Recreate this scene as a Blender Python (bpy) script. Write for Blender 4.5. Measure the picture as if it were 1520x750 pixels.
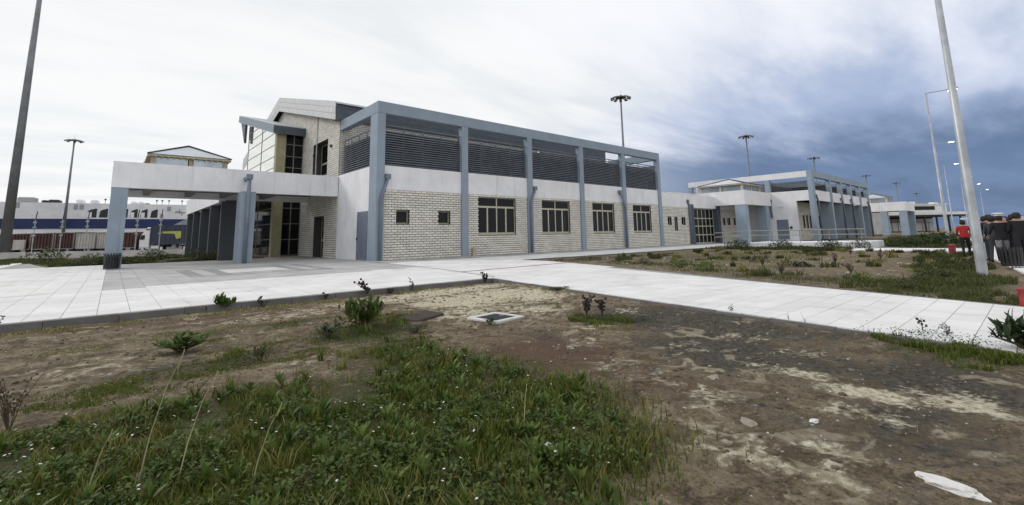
import bpy, bmesh, math, random
import numpy as np
from mathutils import Vector, Matrix, noise as mnoise
random.seed(7); RNG = np.random.default_rng(11)
S = bpy.context.scene
for o in list(bpy.data.objects): bpy.data.objects.remove(o)
COL = S.collection

# ------------------------------------------------------------------ camera
CAM = Vector((-11.4966, -25.3474, 1.3))
yaw, pitch, roll = math.radians(41.1276), math.radians(8.262), math.radians(-1.0857)
F = Vector((math.sin(yaw)*math.cos(pitch), math.cos(yaw)*math.cos(pitch), math.sin(pitch)))
R0 = Vector((math.cos(yaw), -math.sin(yaw), 0)); U0 = R0.cross(F)
R = math.cos(roll)*R0 + math.sin(roll)*U0; U = -math.sin(roll)*R0 + math.cos(roll)*U0
cd = bpy.data.cameras.new('camera'); cam = bpy.data.objects.new('camera', cd); COL.objects.link(cam)
M = Matrix(((R.x, U.x, -F.x, CAM.x), (R.y, U.y, -F.y, CAM.y), (R.z, U.z, -F.z, CAM.z), (0, 0, 0, 1)))
cam.matrix_world = M
cd.sensor_width = 36; cd.lens = 675.5/1520*36; cd.shift_y = -(375-252.04)/1520
cd.clip_start = 0.05; cd.clip_end = 20000
S.camera = cam
S.render.resolution_x, S.render.resolution_y = 1024, 505

# ------------------------------------------------------------------ colour management, sun
S.view_settings.view_transform = 'Standard'; S.view_settings.look = 'None'
S.view_settings.gamma = 1; S.view_settings.exposure = 0.15; S.view_settings.use_curve_mapping = False
SUN_AZ, SUN_EL = math.radians(-38), math.radians(34)     # azimuth from +Y towards +X
sl = bpy.data.lights.new('sun', 'SUN'); sl.energy = 1.1; sl.angle = math.radians(16); sl.color = (1, .97, .92)
so = bpy.data.objects.new('sun', sl); COL.objects.link(so)
sd = Vector((math.sin(SUN_AZ)*math.cos(SUN_EL), math.cos(SUN_AZ)*math.cos(SUN_EL), math.sin(SUN_EL)))
so.rotation_euler = sd.to_track_quat('Z', 'Y').to_euler(); so.location = (-40, 40, 60)

# ------------------------------------------------------------------ node helpers
class NT:
    def __init__(s, tree): s.t = tree; s.n = tree.nodes; s.l = tree.links
    def new(s, typ, **kw):
        n = s.n.new(typ)
        for k, v in kw.items(): setattr(n, k, v)
        return n
    def set(s, sock, v):
        if hasattr(v, 'links') or isinstance(v, bpy.types.NodeSocket): s.l.new(v, sock)
        else: sock.default_value = v
    def math(s, op, a, b=None, c=None):
        n = s.new('ShaderNodeMath', operation=op); s.set(n.inputs[0], a)
        if b is not None: s.set(n.inputs[1], b)
        if c is not None: s.set(n.inputs[2], c)
        return n.outputs[0]
    def vmath(s, op, a, b=None):
        n = s.new('ShaderNodeVectorMath', operation=op); s.set(n.inputs[0], a)
        if b is not None: s.set(n.inputs[1], b)
        return n.outputs['Value' if op == 'DOT_PRODUCT' else 'Vector']
    def ramp(s, x, a, b, c=0., d=1.):
        n = s.new('ShaderNodeMapRange', interpolation_type='SMOOTHSTEP'); s.set(n.inputs[0], x)
        n.inputs[1].default_value = a; n.inputs[2].default_value = b; n.inputs[3].default_value = c; n.inputs[4].default_value = d
        return n.outputs[0]
    def mix(s, f, a, b, blend='MIX'):
        n = s.new('ShaderNodeMix', data_type='RGBA', blend_type=blend); s.set(n.inputs[0], f)
        for i, v in ((6, a), (7, b)):
            if isinstance(v, tuple): v = (*v[:3], 1)
            s.set(n.inputs[i], v)
        return n.outputs[2]
    def noise(s, vec, scale, detail=4, rough=.55, dist=0.):
        n = s.new('ShaderNodeTexNoise'); s.set(n.inputs['Vector'], vec)
        n.inputs['Scale'].default_value = scale; n.inputs['Detail'].default_value = detail
        n.inputs['Roughness'].default_value = rough; n.inputs['Distortion'].default_value = dist
        return n.outputs[0]

# ------------------------------------------------------------------ sky
W = bpy.data.worlds.new('World'); S.world = W; W.use_nodes = True
T = NT(W.node_tree); T.n.clear()
out = T.new('ShaderNodeOutputWorld'); bg = T.new('ShaderNodeBackground'); bg.inputs[1].default_value = 0.1
sky = T.new('ShaderNodeTexSky', sky_type='NISHITA'); sky.sun_disc = False
sky.sun_elevation = SUN_EL; sky.sun_rotation = SUN_AZ
tc = T.new('ShaderNodeTexCoord'); d = T.vmath('NORMALIZE', tc.outputs['Generated'])
sp = T.new('ShaderNodeSeparateXYZ'); T.l.new(d, sp.inputs[0]); dz = T.math('MAXIMUM', sp.outputs[2], 0.0)
hor = T.new('ShaderNodeCombineXYZ'); T.l.new(sp.outputs[0], hor.inputs[0]); T.l.new(sp.outputs[1], hor.inputs[1])
hn = T.vmath('NORMALIZE', hor.outputs[0])
def axis(deg): return (math.sin(math.radians(deg)), math.cos(math.radians(deg)), 0)
a_storm = T.vmath('DOT_PRODUCT', hn, axis(88)); a_sun = T.vmath('DOT_PRODUCT', hn, axis(4))
# cloud plane coordinates: streets of cloud converge towards the horizon
inv = T.math('DIVIDE', 1.0, T.math('ADD', dz, 0.10))
sc = T.new('ShaderNodeVectorMath', operation='SCALE'); T.l.new(hor.outputs[0], sc.inputs[0]); T.l.new(inv, sc.inputs['Scale'])
rot = T.new('ShaderNodeMapping'); rot.inputs['Rotation'].default_value = (0, 0, math.radians(28)); rot.inputs['Scale'].default_value = (.42, 1.15, 1)
T.l.new(sc.outputs[0], rot.inputs[0])
n1 = T.noise(rot.outputs[0], 1.15, 7, .52, .35)
n2 = T.noise(rot.outputs[0], 3.2, 6, .6, .2)
nb = T.noise(sc.outputs[0], .55, 3, .5)
streak = T.math('ADD', T.math('MULTIPLY', n1, .7), T.math('MULTIPLY', n2, .3))
midc = T.mix(T.ramp(streak, .36, .66), (.37, .45, .63), (.84, .86, .94))
brc = T.mix(T.ramp(streak, .34, .60), (.735, .765, .795), (.885, .89, .885))
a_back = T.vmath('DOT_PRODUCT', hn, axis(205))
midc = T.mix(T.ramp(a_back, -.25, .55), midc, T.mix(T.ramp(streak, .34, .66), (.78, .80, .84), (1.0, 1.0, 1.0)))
bfac = T.ramp(T.math('ADD', a_sun, T.math('MULTIPLY', T.math('SUBTRACT', nb, .5), .5)), .34, .84)
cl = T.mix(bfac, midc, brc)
storm_c = T.mix(T.ramp(streak, .30, .70), (.104, .158, .278), (.162, .238, .405))
pert = T.math('MULTIPLY', T.math('SUBTRACT', streak, .5), .17)
s_el = T.ramp(T.math('ADD', dz, pert), .115, .215, 1., 0.)
s_az = T.ramp(T.math('ADD', a_storm, T.math('MULTIPLY', pert, .6)), .70, .97)
# soft blue veil between storm bank and bright cloud
veil = T.math('MULTIPLY', T.ramp(dz, .16, .36, .45, 0.), T.ramp(a_storm, .78, 1.0))
cl = T.mix(veil, cl, (.34, .43, .63))
cl = T.mix(T.math('MULTIPLY', T.ramp(T.math('ADD', dz, T.math('MULTIPLY', pert, 1.2)), .25, .46), T.ramp(a_storm, .45, .8, 0., .75)), cl, (.90, .91, .94))
cl = T.mix(T.math('MULTIPLY', s_el, s_az), cl, storm_c)
cl10 = T.new('ShaderNodeVectorMath', operation='SCALE'); T.l.new(cl, cl10.inputs[0]); cl10.inputs['Scale'].default_value = 10.
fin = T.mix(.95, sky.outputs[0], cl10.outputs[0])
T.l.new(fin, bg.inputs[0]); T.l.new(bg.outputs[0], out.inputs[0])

# ------------------------------------------------------------------ materials
MATS = {}
def mat(name, col, rough=.7, var=.12, scale=3., fine=0., bump=0., metal=0., spec=.4, col2=None, wsp=True, emit=None, per=0.):
    m = bpy.data.materials.new(name); m.use_nodes = True; t = NT(m.node_tree)
    b = t.n['Principled BSDF']; b.inputs['Roughness'].default_value = rough; b.inputs['Metallic'].default_value = metal
    b.inputs['Specular IOR Level'].default_value = spec
    g = t.new('ShaderNodeNewGeometry').outputs['Position'] if wsp else t.new('ShaderNodeTexCoord').outputs['Object']
    n = t.noise(g, scale, 5, .6)
    c2 = col2 or tuple(x*(1-2.2*var) for x in col)
    c = t.mix(t.ramp(n, .35, .68), c2, col)
    if fine:
        n3 = t.noise(g, scale*14, 3, .6)
        c = t.mix(fine, c, t.mix(n3, tuple(x*.55 for x in col), tuple(min(1, x*1.35) for x in col)))
    if per:
        oi = t.math('FRACT', t.math('ADD', t.new('ShaderNodeObjectInfo').outputs['Random'], t.new('ShaderNodeNewGeometry').outputs['Random Per Island']))
        c = t.mix(1., c, t.mix(oi, (1-per,)*3, (1, 1, 1)), 'MULTIPLY')
    t.l.new(c, b.inputs['Base Color'])
    if bump:
        bn = t.new('ShaderNodeBump'); bn.inputs['Strength'].default_value = bump; bn.inputs['Distance'].default_value = .02
        t.l.new(t.noise(g, scale*10, 4, .65), bn.inputs['Height']); t.l.new(bn.outputs[0], b.inputs['Normal'])
    if emit: b.inputs['Emission Color'].default_value = (*emit[:3], 1); b.inputs['Emission Strength'].default_value = emit[3]
    MATS[name] = m; return m
def render_mat(name, col):
    """painted render or concrete with soft rain streaks running down the face"""
    m = mat(name, col, .8, .05, .8, .08, .12); t = NT(m.node_tree); b = t.n['Principled BSDF']
    src = b.inputs['Base Color'].links[0].from_socket
    g = t.new('ShaderNodeNewGeometry').outputs['Position']
    mp = t.new('ShaderNodeMapping'); mp.inputs['Scale'].default_value = (3.2, 3.2, .16); t.l.new(g, mp.inputs[0])
    n = t.noise(mp.outputs[0], 1.6, 5, .6); n2_ = t.noise(g, .55, 6, .65)
    c = t.mix(t.ramp(n, .54, .78, 0., .48), src, tuple(x*.58 for x in col)); c = t.mix(t.ramp(n2_, .5, .72, 0., .22), c, tuple(x*.66 for x in col))
    t.l.new(c, b.inputs['Base Color']); return m
render_mat('white_render', (.80, .80, .82)); render_mat('blue_concrete', (.275, .335, .40)); render_mat('pale_blue_concrete', (.30, .37, .44))
render_mat('soffit', (.19, .19, .18)); render_mat('shaded_concrete', (.075, .085, .10))  # colonnade columns: shade under the canopy is put into their dark colour
mat('brick', (.81, .77, .69), .85, .07, 1.3, .22, .5, per=.17)
mat('mortar', (.088, .085, .080), .95, .1, 4)
mat('slat', (.165, .185, .215), .55, .12, 2, spec=.4); mat('steel_blue', (.075, .092, .118), .5, .1, 2)
mat('fascia_blue', (.22, .28, .34), .5, .08, 2); mat('verge', (.62, .62, .62), .5, .06, 2)
mat('roof_metal', (.60, .62, .64), .35, .08, 2, metal=.3)
mat('frame', (.50, .47, .36), .5, .05, 3); mat('beige_steel', (.46, .41, .27), .55, .1, 3); mat('mullion_grey', (.22, .21, .18), .5); mat('olive', (.37, .345, .21), .6, .08, 2)
mat('dark_glass', (.010, .011, .013), .05, .1, 1, spec=.16); mat('solar_glass', (.86, .85, .78), .03, .02, 1, metal=.9)
mat('pale_glass', (.50, .55, .60), .08, .1, 1, metal=.5); mat('interior', (.05, .05, .05), .9)
mat('pipe_blue', (.17, .21, .265), .45, .1, 2); mat('door_blue', (.17, .20, .26), .55, .08, 3); mat('dark_metal', (.03, .03, .032), .5)
mat('galvanised', (.46, .48, .50), .45, .12, 1.5, metal=.35); mat('mast_grey', (.22, .235, .25), .5, .14, .9, metal=.2)
mat('lamp_glow', (.9, .9, .85), .4, emit=(1, .9, .8, 9.)); mat('rail_metal', (.36, .35, .31), .4, metal=.5)
mat('slab_white', (.78, .77, .75), .85, .06, .55, .10, .15, per=.09); mat('slab_grey', (.50, .495, .485), .85, .12, .8, .15, .12, per=.12)
mat('slab_pale', (.64, .63, .61), .85, .06, .8, .1, .1, per=.08); mat('slab_dark', (.31, .31, .305), .85, .1, .8, .1, .1, per=.1); mat('bed_mortar', (.36, .35, .34), .95, .1, 2)
mat('strip_red', (.38, .17, .15), .8); mat('strip_grey', (.33, .33, .33), .8); mat('kerb', (.17, .165, .16), .9, .16, 2.5, .25, .3)
mat('asphalt', (.06, .06, .06), .9, .1, 1, .2); mat('rust_earth', (.20, .13, .05), .95, .2, .6)
mat('ship_white', (.80, .80, .82), .5, .06, .35); mat('ship_blue', (.014, .030, .11), .5, .08, .3); mat('ship_grey', (.40, .40, .40), .6)
mat('cont_red', (.085, .034, .030), .6, .2, .7); mat('cont_grey', (.30, .29, .27), .6, .15, .7); mat('cont_white', (.50, .48, .45), .6, .1, .7); mat('cont_dark', (.05, .05, .055), .7, .2)
mat('truck_white', (.78, .79, .80), .35, .03); mat('trailer_navy', (.035, .046, .085), .6, .15, .7); mat('logo_yellow', (.50, .53, .12), .6); mat('rubber', (.02, .02, .02), .8)
mat('wall_white', (.56, .55, .53), .85, .12, .5, .1); mat('terminal_white', (.74, .74, .73), .6, .06, .3); mat('red_paint', (.30, .035, .03), .5, .18, 6)
mat('stem_brown', (.10, .075, .05), .9); mat('stem_dark', (.055, .04, .035), .9); mat('straw', (.48, .44, .25), .8); mat('flower_white', (.85, .85, .82), .7)
mat('rock_white', (.74, .72, .68), .9, .08, 4, .1, .4); mat('pebble', (.50, .47, .42), .9, .2, 6, per=.4); mat('clod', (.15, .115, .078), .95, .25, 5, .3, .5); mat('rock_tan', (.36, .31, .25), .9, .15, 5, .2, .5)
mat('skin', (.50, .32, .24), .6); mat('suit_black', (.012, .012, .016), .85); mat('jacket_red', (.42, .02, .02), .8); mat('shirt_blue', (.50, .60, .85), .8)
mat('trouser_grey', (.20, .20, .21), .85); mat('hair_dark', (.02, .016, .013), .7); mat('cap_white', (.85, .85, .86), .7); mat('far_tree', (.035, .045, .03), .9, .3, .3)
mat('suit_navy', (.02, .024, .04), .85); mat('suit_charcoal', (.05, .052, .058), .85); mat('car_white', (.75, .76, .78), .3); mat('bark', (.12, .09, .06), .9)
for nm_ in ('slab_white', 'slab_grey', 'slab_pale', 'slab_dark'):
    t_ = NT(MATS[nm_].node_tree); b_ = t_.n['Principled BSDF']; src_ = b_.inputs['Base Color'].links[0].from_socket; g_ = t_.new('ShaderNodeNewGeometry').outputs['Position']
    c_ = t_.mix(t_.ramp(t_.noise(g_, .8, 7, .68, .5), .50, .72, 0, .42), src_, (.40, .37, .32)); c_ = t_.mix(t_.ramp(t_.noise(g_, 5.5, 5, .7), .62, .74, 0, .42), c_, (.33, .30, .26)); t_.l.new(c_, b_.inputs['Base Color'])
def leaf_mat(name, a, b):
    m = bpy.data.materials.new(name); m.use_nodes = True; t = NT(m.node_tree); p = t.n['Principled BSDF']
    at = t.new('ShaderNodeAttribute', attribute_name='tint')
    oi = t.new('ShaderNodeObjectInfo').outputs['Random']
    f = t.math('ADD', at.outputs['Fac'], T_half(t, oi))
    c = t.mix(f, a, b); t.l.new(c, p.inputs['Base Color']); p.inputs['Roughness'].default_value = .55; p.inputs['Specular IOR Level'].default_value = .3
    tr = t.new('ShaderNodeBsdfTranslucent'); t.l.new(c, tr.inputs[0]); mx = t.new('ShaderNodeMixShader'); mx.inputs[0].default_value = .28
    t.l.new(p.outputs[0], mx.inputs[1]); t.l.new(tr.outputs[0], mx.inputs[2]); t.l.new(mx.outputs[0], t.n['Material Output'].inputs[0])
    MATS[name] = m; return m
def T_half(t, s): return t.math('MULTIPLY', t.math('SUBTRACT', s, .5), .25)
leaf_mat('grass_green', (.036, .058, .008), (.205, .235, .042)); leaf_mat('leaf_green', (.032, .060, .010), (.135, .185, .036))
leaf_mat('grass_olive', (.036, .045, .012), (.125, .140, .042)); leaf_mat('leaf_bright', (.040, .078, .012), (.175, .245, .050)); leaf_mat('leaf_dark', (.014, .030, .010), (.050, .085, .022)); leaf_mat('grass_dry', (.085, .088, .022), (.40, .36, .14)); leaf_mat('leaf_olive', (.035, .045, .014), (.11, .13, .045))
leaf_mat('leaf_silver', (.07, .075, .06), (.20, .20, .17))

# ------------------------------------------------------------------ mesh helpers
ORG = {}
class MB:
    def __init__(s): s.v = []; s.f = []
    def box(s, x0, x1, y0, y1, z0, z1):
        i = len(s.v); s.v += [(x0,y0,z0),(x1,y0,z0),(x1,y1,z0),(x0,y1,z0),(x0,y0,z1),(x1,y0,z1),(x1,y1,z1),(x0,y1,z1)]
        s.f += [(i,i+3,i+2,i+1),(i+4,i+5,i+6,i+7),(i,i+1,i+5,i+4),(i+1,i+2,i+6,i+5),(i+2,i+3,i+7,i+6),(i+3,i,i+4,i+7)]; return s
    def obox(s, c, ax, ay, az):
        """box from centre and three half-extent vectors"""
        c, ax, ay, az = Vector(c), Vector(ax), Vector(ay), Vector(az); i = len(s.v)
        for k in (-1, 1):
            for a, b in ((-1,-1),(1,-1),(1,1),(-1,1)): s.v.append(tuple(c+a*ax+b*ay+k*az))
        s.f += [(i,i+3,i+2,i+1),(i+4,i+5,i+6,i+7),(i,i+1,i+5,i+4),(i+1,i+2,i+6,i+5),(i+2,i+3,i+7,i+6),(i+3,i,i+4,i+7)]; return s
    def prism(s, poly, vec):
        i = len(s.v); n = len(poly); vec = Vector(vec)
        s.v += [tuple(p) for p in poly] + [tuple(Vector(p)+vec) for p in poly]
        s.f += [tuple(range(i+n-1, i-1, -1)), tuple(range(i+n, i+2*n))]
        s.f += [(i+k, i+(k+1) % n, i+n+(k+1) % n, i+n+k) for k in range(n)]; return s
    def tube(s, pts, rad, n=8, cap=True):
        pts = [Vector(p) for p in pts]; rad = rad if isinstance(rad, (list, tuple)) else [rad]*len(pts); rings = []
        a = None
        for k, p in enumerate(pts):
            t = (pts[min(k+1, len(pts)-1)]-pts[max(k-1, 0)]).normalized()
            if a is None: a = t.orthogonal().normalized()
            a = (a-t*a.dot(t)).normalized(); b = t.cross(a); i = len(s.v)
            s.v += [tuple(p+rad[k]*(math.cos(2*math.pi*j/n)*a+math.sin(2*math.pi*j/n)*b)) for j in range(n)]; rings.append(i)
        for q in range(len(rings)-1):
            s.f += [(rings[q]+j, rings[q]+(j+1) % n, rings[q+1]+(j+1) % n, rings[q+1]+j) for j in range(n)]
        if cap: s.f += [tuple(rings[0]+j for j in range(n-1, -1, -1)), tuple(rings[-1]+j for j in range(n))]
        return s
    def lathe(s, prof, n=12, c=(0, 0)):
        return s.tube_z([(c[0], c[1], z) for r, z in prof], [r for r, z in prof], n)
    def tube_z(s, pts, rad, n):
        rings = []
        for p, r in zip(pts, rad):
            i = len(s.v); s.v += [(p[0]+r*math.cos(2*math.pi*j/n), p[1]+r*math.sin(2*math.pi*j/n), p[2]) for j in range(n)]; rings.append(i)
        for q in range(len(rings)-1): s.f += [(rings[q]+j, rings[q]+(j+1) % n, rings[q+1]+(j+1) % n, rings[q+1]+j) for j in range(n)]
        s.f += [tuple(rings[0]+j for j in range(n-1, -1, -1)), tuple(rings[-1]+j for j in range(n))]; return s
    def build(s, name, m, parent=None, local=False, smooth=False, bevel=0.):
        me = bpy.data.meshes.new(name); org = Vector((0, 0, 0))
        if parent is not None and not local: org = ORG.get(parent.name, org)
        v = s.v if org.length == 0 else [(x-org.x, y-org.y, z-org.z) for x, y, z in s.v]
        me.from_pydata(v, [], s.f); me.update()
        for mm in (m if isinstance(m, (list, tuple)) else [m]): me.materials.append(MATS[mm])
        if smooth: me.polygons.foreach_set('use_smooth', [True]*len(me.polygons))
        o = bpy.data.objects.new(name, me); COL.objects.link(o)
        if parent is not None: o.parent = parent; ORG[o.name] = org
        if bevel:
            b = o.modifiers.new('bevel', 'BEVEL'); b.width = bevel; b.segments = 1; b.limit_method = 'ANGLE'
        return o
def tag(o, label=None, cat=None, group=None, kind=None):
    for k, v in (('label', label), ('category', cat), ('group', group), ('kind', kind)):
        if v: o[k] = v
    return o
def thing(name, loc, label, cat, group=None, rz=0.):
    o = bpy.data.objects.new(name, None); COL.objects.link(o); o.location = loc; o.rotation_euler.z = rz; o.empty_display_size = .3
    ORG[o.name] = Vector(loc); return tag(o, label, cat, group)
def copy_one(o, parent=None):
    c = o.copy(); COL.objects.link(c)
    if parent is not None: c.parent = parent; c.matrix_parent_inverse = Matrix.Identity(4)
    return c
def copy_tree(o, loc, label, group=None, rz=None):
    r = copy_one(o); r.location = loc; r['label'] = label
    if rz is not None: r.rotation_euler.z = rz
    if group: r['group'] = group
    for c in KIDS(o):
        cc = copy_one(c, r)
        for g in KIDS(c): copy_one(g, cc)
    return r
def KIDS(o): return [c for c in COL.objects if c.parent == o]
def inst(me, name, parent, loc, rot=(0, 0, 0), scale=(1, 1, 1)):
    o = bpy.data.objects.new(name, me); COL.objects.link(o); o.parent = parent
    o.location = Vector(loc)-ORG.get(parent.name, Vector()); o.rotation_euler = rot; o.scale = scale; return o
def from_np(name, V, Fq, m, tint=None):
    """mesh from numpy arrays, faces all with the same number of corners"""
    me = bpy.data.meshes.new(name); nf, k = Fq.shape
    me.vertices.add(len(V)); me.vertices.foreach_set('co', V.astype(np.float32).ravel())
    me.loops.add(nf*k); me.loops.foreach_set('vertex_index', Fq.astype(np.int32).ravel())
    me.polygons.add(nf); me.polygons.foreach_set('loop_start', np.arange(0, nf*k, k, dtype=np.int32))
    me.update(calc_edges=True); me.materials.append(MATS[m])
    if tint is not None:
        a = me.attributes.new('tint', 'FLOAT', 'POINT'); a.data.foreach_set('value', tint.astype(np.float32))
    o = bpy.data.objects.new(name, me); COL.objects.link(o); return o
def clip_poly(poly, clip):
    """Sutherland-Hodgman: 2-D poly against a convex counter-clockwise polygon"""
    outp = poly
    for i in range(len(clip)):
        a, b = clip[i], clip[(i+1) % len(clip)]; inp, outp = outp, []
        def side(p): return (b[0]-a[0])*(p[1]-a[1])-(b[1]-a[1])*(p[0]-a[0])
        for j in range(len(inp)):
            p, q = inp[j], inp[(j+1) % len(inp)]; sp_, sq = side(p), side(q)
            if sp_ >= 0: outp.append(p)
            if (sp_ > 0) != (sq > 0) and sp_ != sq:
                t = sp_/(sp_-sq); outp.append((p[0]+t*(q[0]-p[0]), p[1]+t*(q[1]-p[1])))
        if len(outp) < 3: return []
    return outp
def vnoise(x, y, s, z=0.): return mnoise.noise((x*s, y*s, z))
def rise(x, y):
    """the soil lies higher along the right hand path and in the beds beyond it"""
    if x > .2 or y > -13.9: return .065
    xe = -2.45+(y+14)*.16; t_ = min(1, max(0, (xe-x)/1.6)); return .085*(1-t_*t_*(3-2*t_))*min(1, max(0, (-14.1-y)/1.5))

GZ = -.12
def gz(x, y): return GZ+rise(x, y)+.8*min(.04, max(-.06, .030*vnoise(x, y, .7)+.018*vnoise(x, y, 2.3, 4)+.010*vnoise(x, y, 6.5, 9)))

# ------------------------------------------------------------------ ground: one sheet to the horizon
GZ = -.12
def axis_pts(a, b, step, far, g=1.13):
    c = list(np.arange(a, b+1e-6, step)); st = step; lo = []; x = a
    while x > -far: st *= g; x -= st; lo.append(x)
    st = step; hi = []; x = b
    while x < far: st *= g; x += st; hi.append(x)
    return np.array(lo[::-1]+c+hi)
gx = axis_pts(-15, 0, .05, 4000); gy = axis_pts(-25.6, -13.6, .05, 4000)
BLOB = [  # kind, cx, cy, rx, ry, strength : natural soil zones
 ('s',-4.6,-14.9,2.2,.8,.9), ('s',-4.1,-16.8,.9,1.6,.95), ('s',-5.4,-16.6,1.4,1.3,.95), ('s',-6.7,-15.3,1.6,.7,.7), ('s',-5.2,-18.7,.8,.9,.6), ('s',-6.3,-18.3,.9,1.2,.6),
 ('s',-6.4,-24.2,.35,.5,.62), ('s',-6.15,-24.75,.4,.35,.72), ('s',-6.2,-23.6,.25,.6,.55), ('s',-8.2,-23.9,.4,.5,.55), ('s',-7.0,-24.2,.25,.4,.55), ('s',-9.6,-19.4,.7,.45,.4), ('s',-11.2,-18.0,1.6,1.0,.35), ('s',-8.9,-15.6,2.2,.9,.38), ('s',-7.4,-22.9,.5,.6,.32),
 ('s',-5.6,-20.6,.5,.25,.6), ('s',-5.0,-22.6,.25,.4,.5), ('s',-5.4,-23.4,.3,.4,.5), ('s',-7.3,-22.1,.5,.3,.5), ('s',-6.6,-21.2,.6,.3,.45), ('s',-5.9,-22.2,.4,.25,.45), ('s',-7.5,-23.3,.4,.3,.6), ('s',-8.0,-24.3,.5,.3,.55), ('s',-4.4,-20.2,.4,.5,.4), ('d',-9.4,-16.6,1.6,.4,.5), ('d',-11.2,-18.6,.9,.3,.5), ('d',-10.2,-15.5,1.4,.3,.45), ('d',-7.6,-16.4,1.0,.4,.4),
 ('m',-10.6,-19.0,1.5,.5,.6), ('m',-8.5,-18.3,1.1,.9,.8), ('m',-8.7,-20.2,1.0,1.3,.75), ('m',-9.4,-21.6,1.5,1.6,.9), ('m',-11.4,-20.6,1.3,.9,.8), ('m',-10.6,-17.7,.6,.5,.5), ('m',-10.9,-16.4,1.6,.5,.42), ('m',-4.1,-24.6,.9,.9,.9), ('m',-5.2,-20.4,.5,.7,.6),('m',-9.2,-16.9,1.5,.35,.4),
 ('d',-4.6,-21.6,1.0,2.4,.85), ('d',-5.6,-22.7,1.3,1.6,.75), ('d',-7.0,-24.3,1.5,.9,.55), ('d',-5.6,-24.6,1.1,.8,.75), ('d',-9.9,-17.9,1.2,.5,.35), ('d',-6.6,-20.8,1.0,1.1,.35),
 ('r',-7.3,-21.3,.9,1.3,.8), ('r',-7.5,-23.0,.6,.9,.5), ('r',-9.5,-14.9,2.6,.45,.6), ('r',-11.5,-14.6,1.2,.5,.6), ('r',-6.6,-22.3,.7,.8,.4), ('r',-6.9,-19.4,1.0,.5,.45),
 ('m',6.2,-14.2,1.2,2.8,.6), ('m',3.6,-20.5,1.6,3.0,.65), ('m',3.4,-23.4,2.8,1.6,.9), ('m',10,-23.2,5,1.2,.7), ('m',17,-21.6,5,1.0,.6), ('m',26.5,-11,3.0,6,.6), ('d',14,-14,7,5,.5), ('r',8,-9,3,1.2,.5), ('d',8,-19,3,3,.35), ('s',12,-18,3,2,.28),
 ('m',36,-20,8,4.5,.75), ('m',60,-20,26,6,.8), ('m',-10,22,12,9,.95), ('m',-20,30,9,12,.95), ('m',110,-22,30,8,.8)]
nx, ny = len(gx), len(gy)
XX, YY = np.meshgrid(gx, gy); P2 = np.c_[XX.ravel(), YY.ravel()]
zz = np.zeros(len(P2)); attr = np.zeros((len(P2), 4), np.float32)
for kch, cx, cy, rx, ry, st in BLOB:
    q = ((P2[:,0]-cx)/rx)**2+((P2[:,1]-cy)/ry)**2; attr[:, 'smdr'.index(kch)] = np.maximum(attr[:, 'smdr'.index(kch)], st*np.exp(-q*.9))
near = (P2[:,0] > -30) & (P2[:,0] < 30) & (P2[:,1] > -40) & (P2[:,1] < 0)
idx = np.nonzero(near)[0]
for i in idx:
    x, y = P2[i]; zz[i] = .030*vnoise(x, y, .7)+.018*vnoise(x, y, 2.3, 4)+.010*vnoise(x, y, 6.5, 9)+.011*vnoise(x, y, 13., 3)
# keep the soil below the kerb line close to it
zz = np.clip(zz, -.06, .04)*.8+GZ+np.array([rise(x, y) if -40 < y < 60 and -60 < x < 80 else .0 for x, y in P2])
V = np.c_[P2, zz]
ii = np.arange(nx-1)[None, :]+nx*np.arange(ny-1)[:, None]; ii = ii.ravel()
Fq = np.c_[ii, ii+1, ii+1+nx, ii+nx]
gm = bpy.data.materials.new('soil'); gm.use_nodes = True; t = NT(gm.node_tree); pb = t.n['Principled BSDF']; MATS['soil'] = gm
pb.inputs['Roughness'].default_value = .95; pb.inputs['Specular IOR Level'].default_value = .15
at = t.new('ShaderNodeAttribute', attribute_name='zones'); sx = t.new('ShaderNodeSeparateColor'); t.l.new(at.outputs['Color'], sx.inputs[0])
g = t.new('ShaderNodeNewGeometry').outputs['Position']
na = t.noise(g, 1.1, 8, .62, .4); nbb = t.noise(g, 4.2, 8, .65, .6); nc = t.noise(g, 17, 6, .7); nd = t.noise(g, 70, 4, .7); ne = t.noise(g, .35, 4, .5)
base = t.mix(t.ramp(nbb, .36, .66), (.122, .092, .058), (.315, .252, .168))
base = t.mix(t.ramp(nc, .40, .72, 0, .55), base, (.050, .039, .027))
base = t.mix(t.ramp(na, .58, .80, 0, .6), base, (.42, .35, .24))
pt = t.noise(g, 2.4, 7, .6, .9); pt2 = t.noise(g, .9, 5, .6, .3)
wob = t.math('ADD', t.math('MULTIPLY', t.math('SUBTRACT', na, .5), 1.1), t.math('MULTIPLY', t.math('SUBTRACT', nbb, .5), 1.5))
wob2 = t.math('ADD', t.math('MULTIPLY', t.math('SUBTRACT', nbb, .5), 1.7), t.math('MULTIPLY', t.math('SUBTRACT', nc, .5), 1.1))
red = t.mix(nc, (.075, .040, .024), (.16, .10, .068))
base = t.mix(t.ramp(t.math('ADD', at.outputs['Alpha'], wob), .30, .62, 0, .85), base, red)
dark = t.mix(t.ramp(nc, .35, .7), (.026, .024, .021), (.135, .124, .104))
base = t.mix(t.ramp(t.math('ADD', sx.outputs[2], wob), .28, .62, 0, .9), base, dark)
sand = t.mix(t.ramp(nc, .32, .70), (.42, .37, .25), (.82, .76, .58))
base = t.mix(t.ramp(t.math('ADD', sx.outputs[0], wob2), .31, .72, 0, .95), base, sand)
base = t.mix(t.math('MULTIPLY', t.ramp(pt, .565, .64, 0, .85), t.ramp(pt2, .34, .58)), base, t.mix(t.ramp(nc, .3, .7), (.24, .20, .135), (.50, .44, .32)))
base = t.mix(t.ramp(pt, .30, .40, .6, 0.), base, (.040, .029, .019))
moss = t.mix(t.ramp(nc, .3, .72), (.030, .040, .012), (.085, .090, .034))
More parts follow.
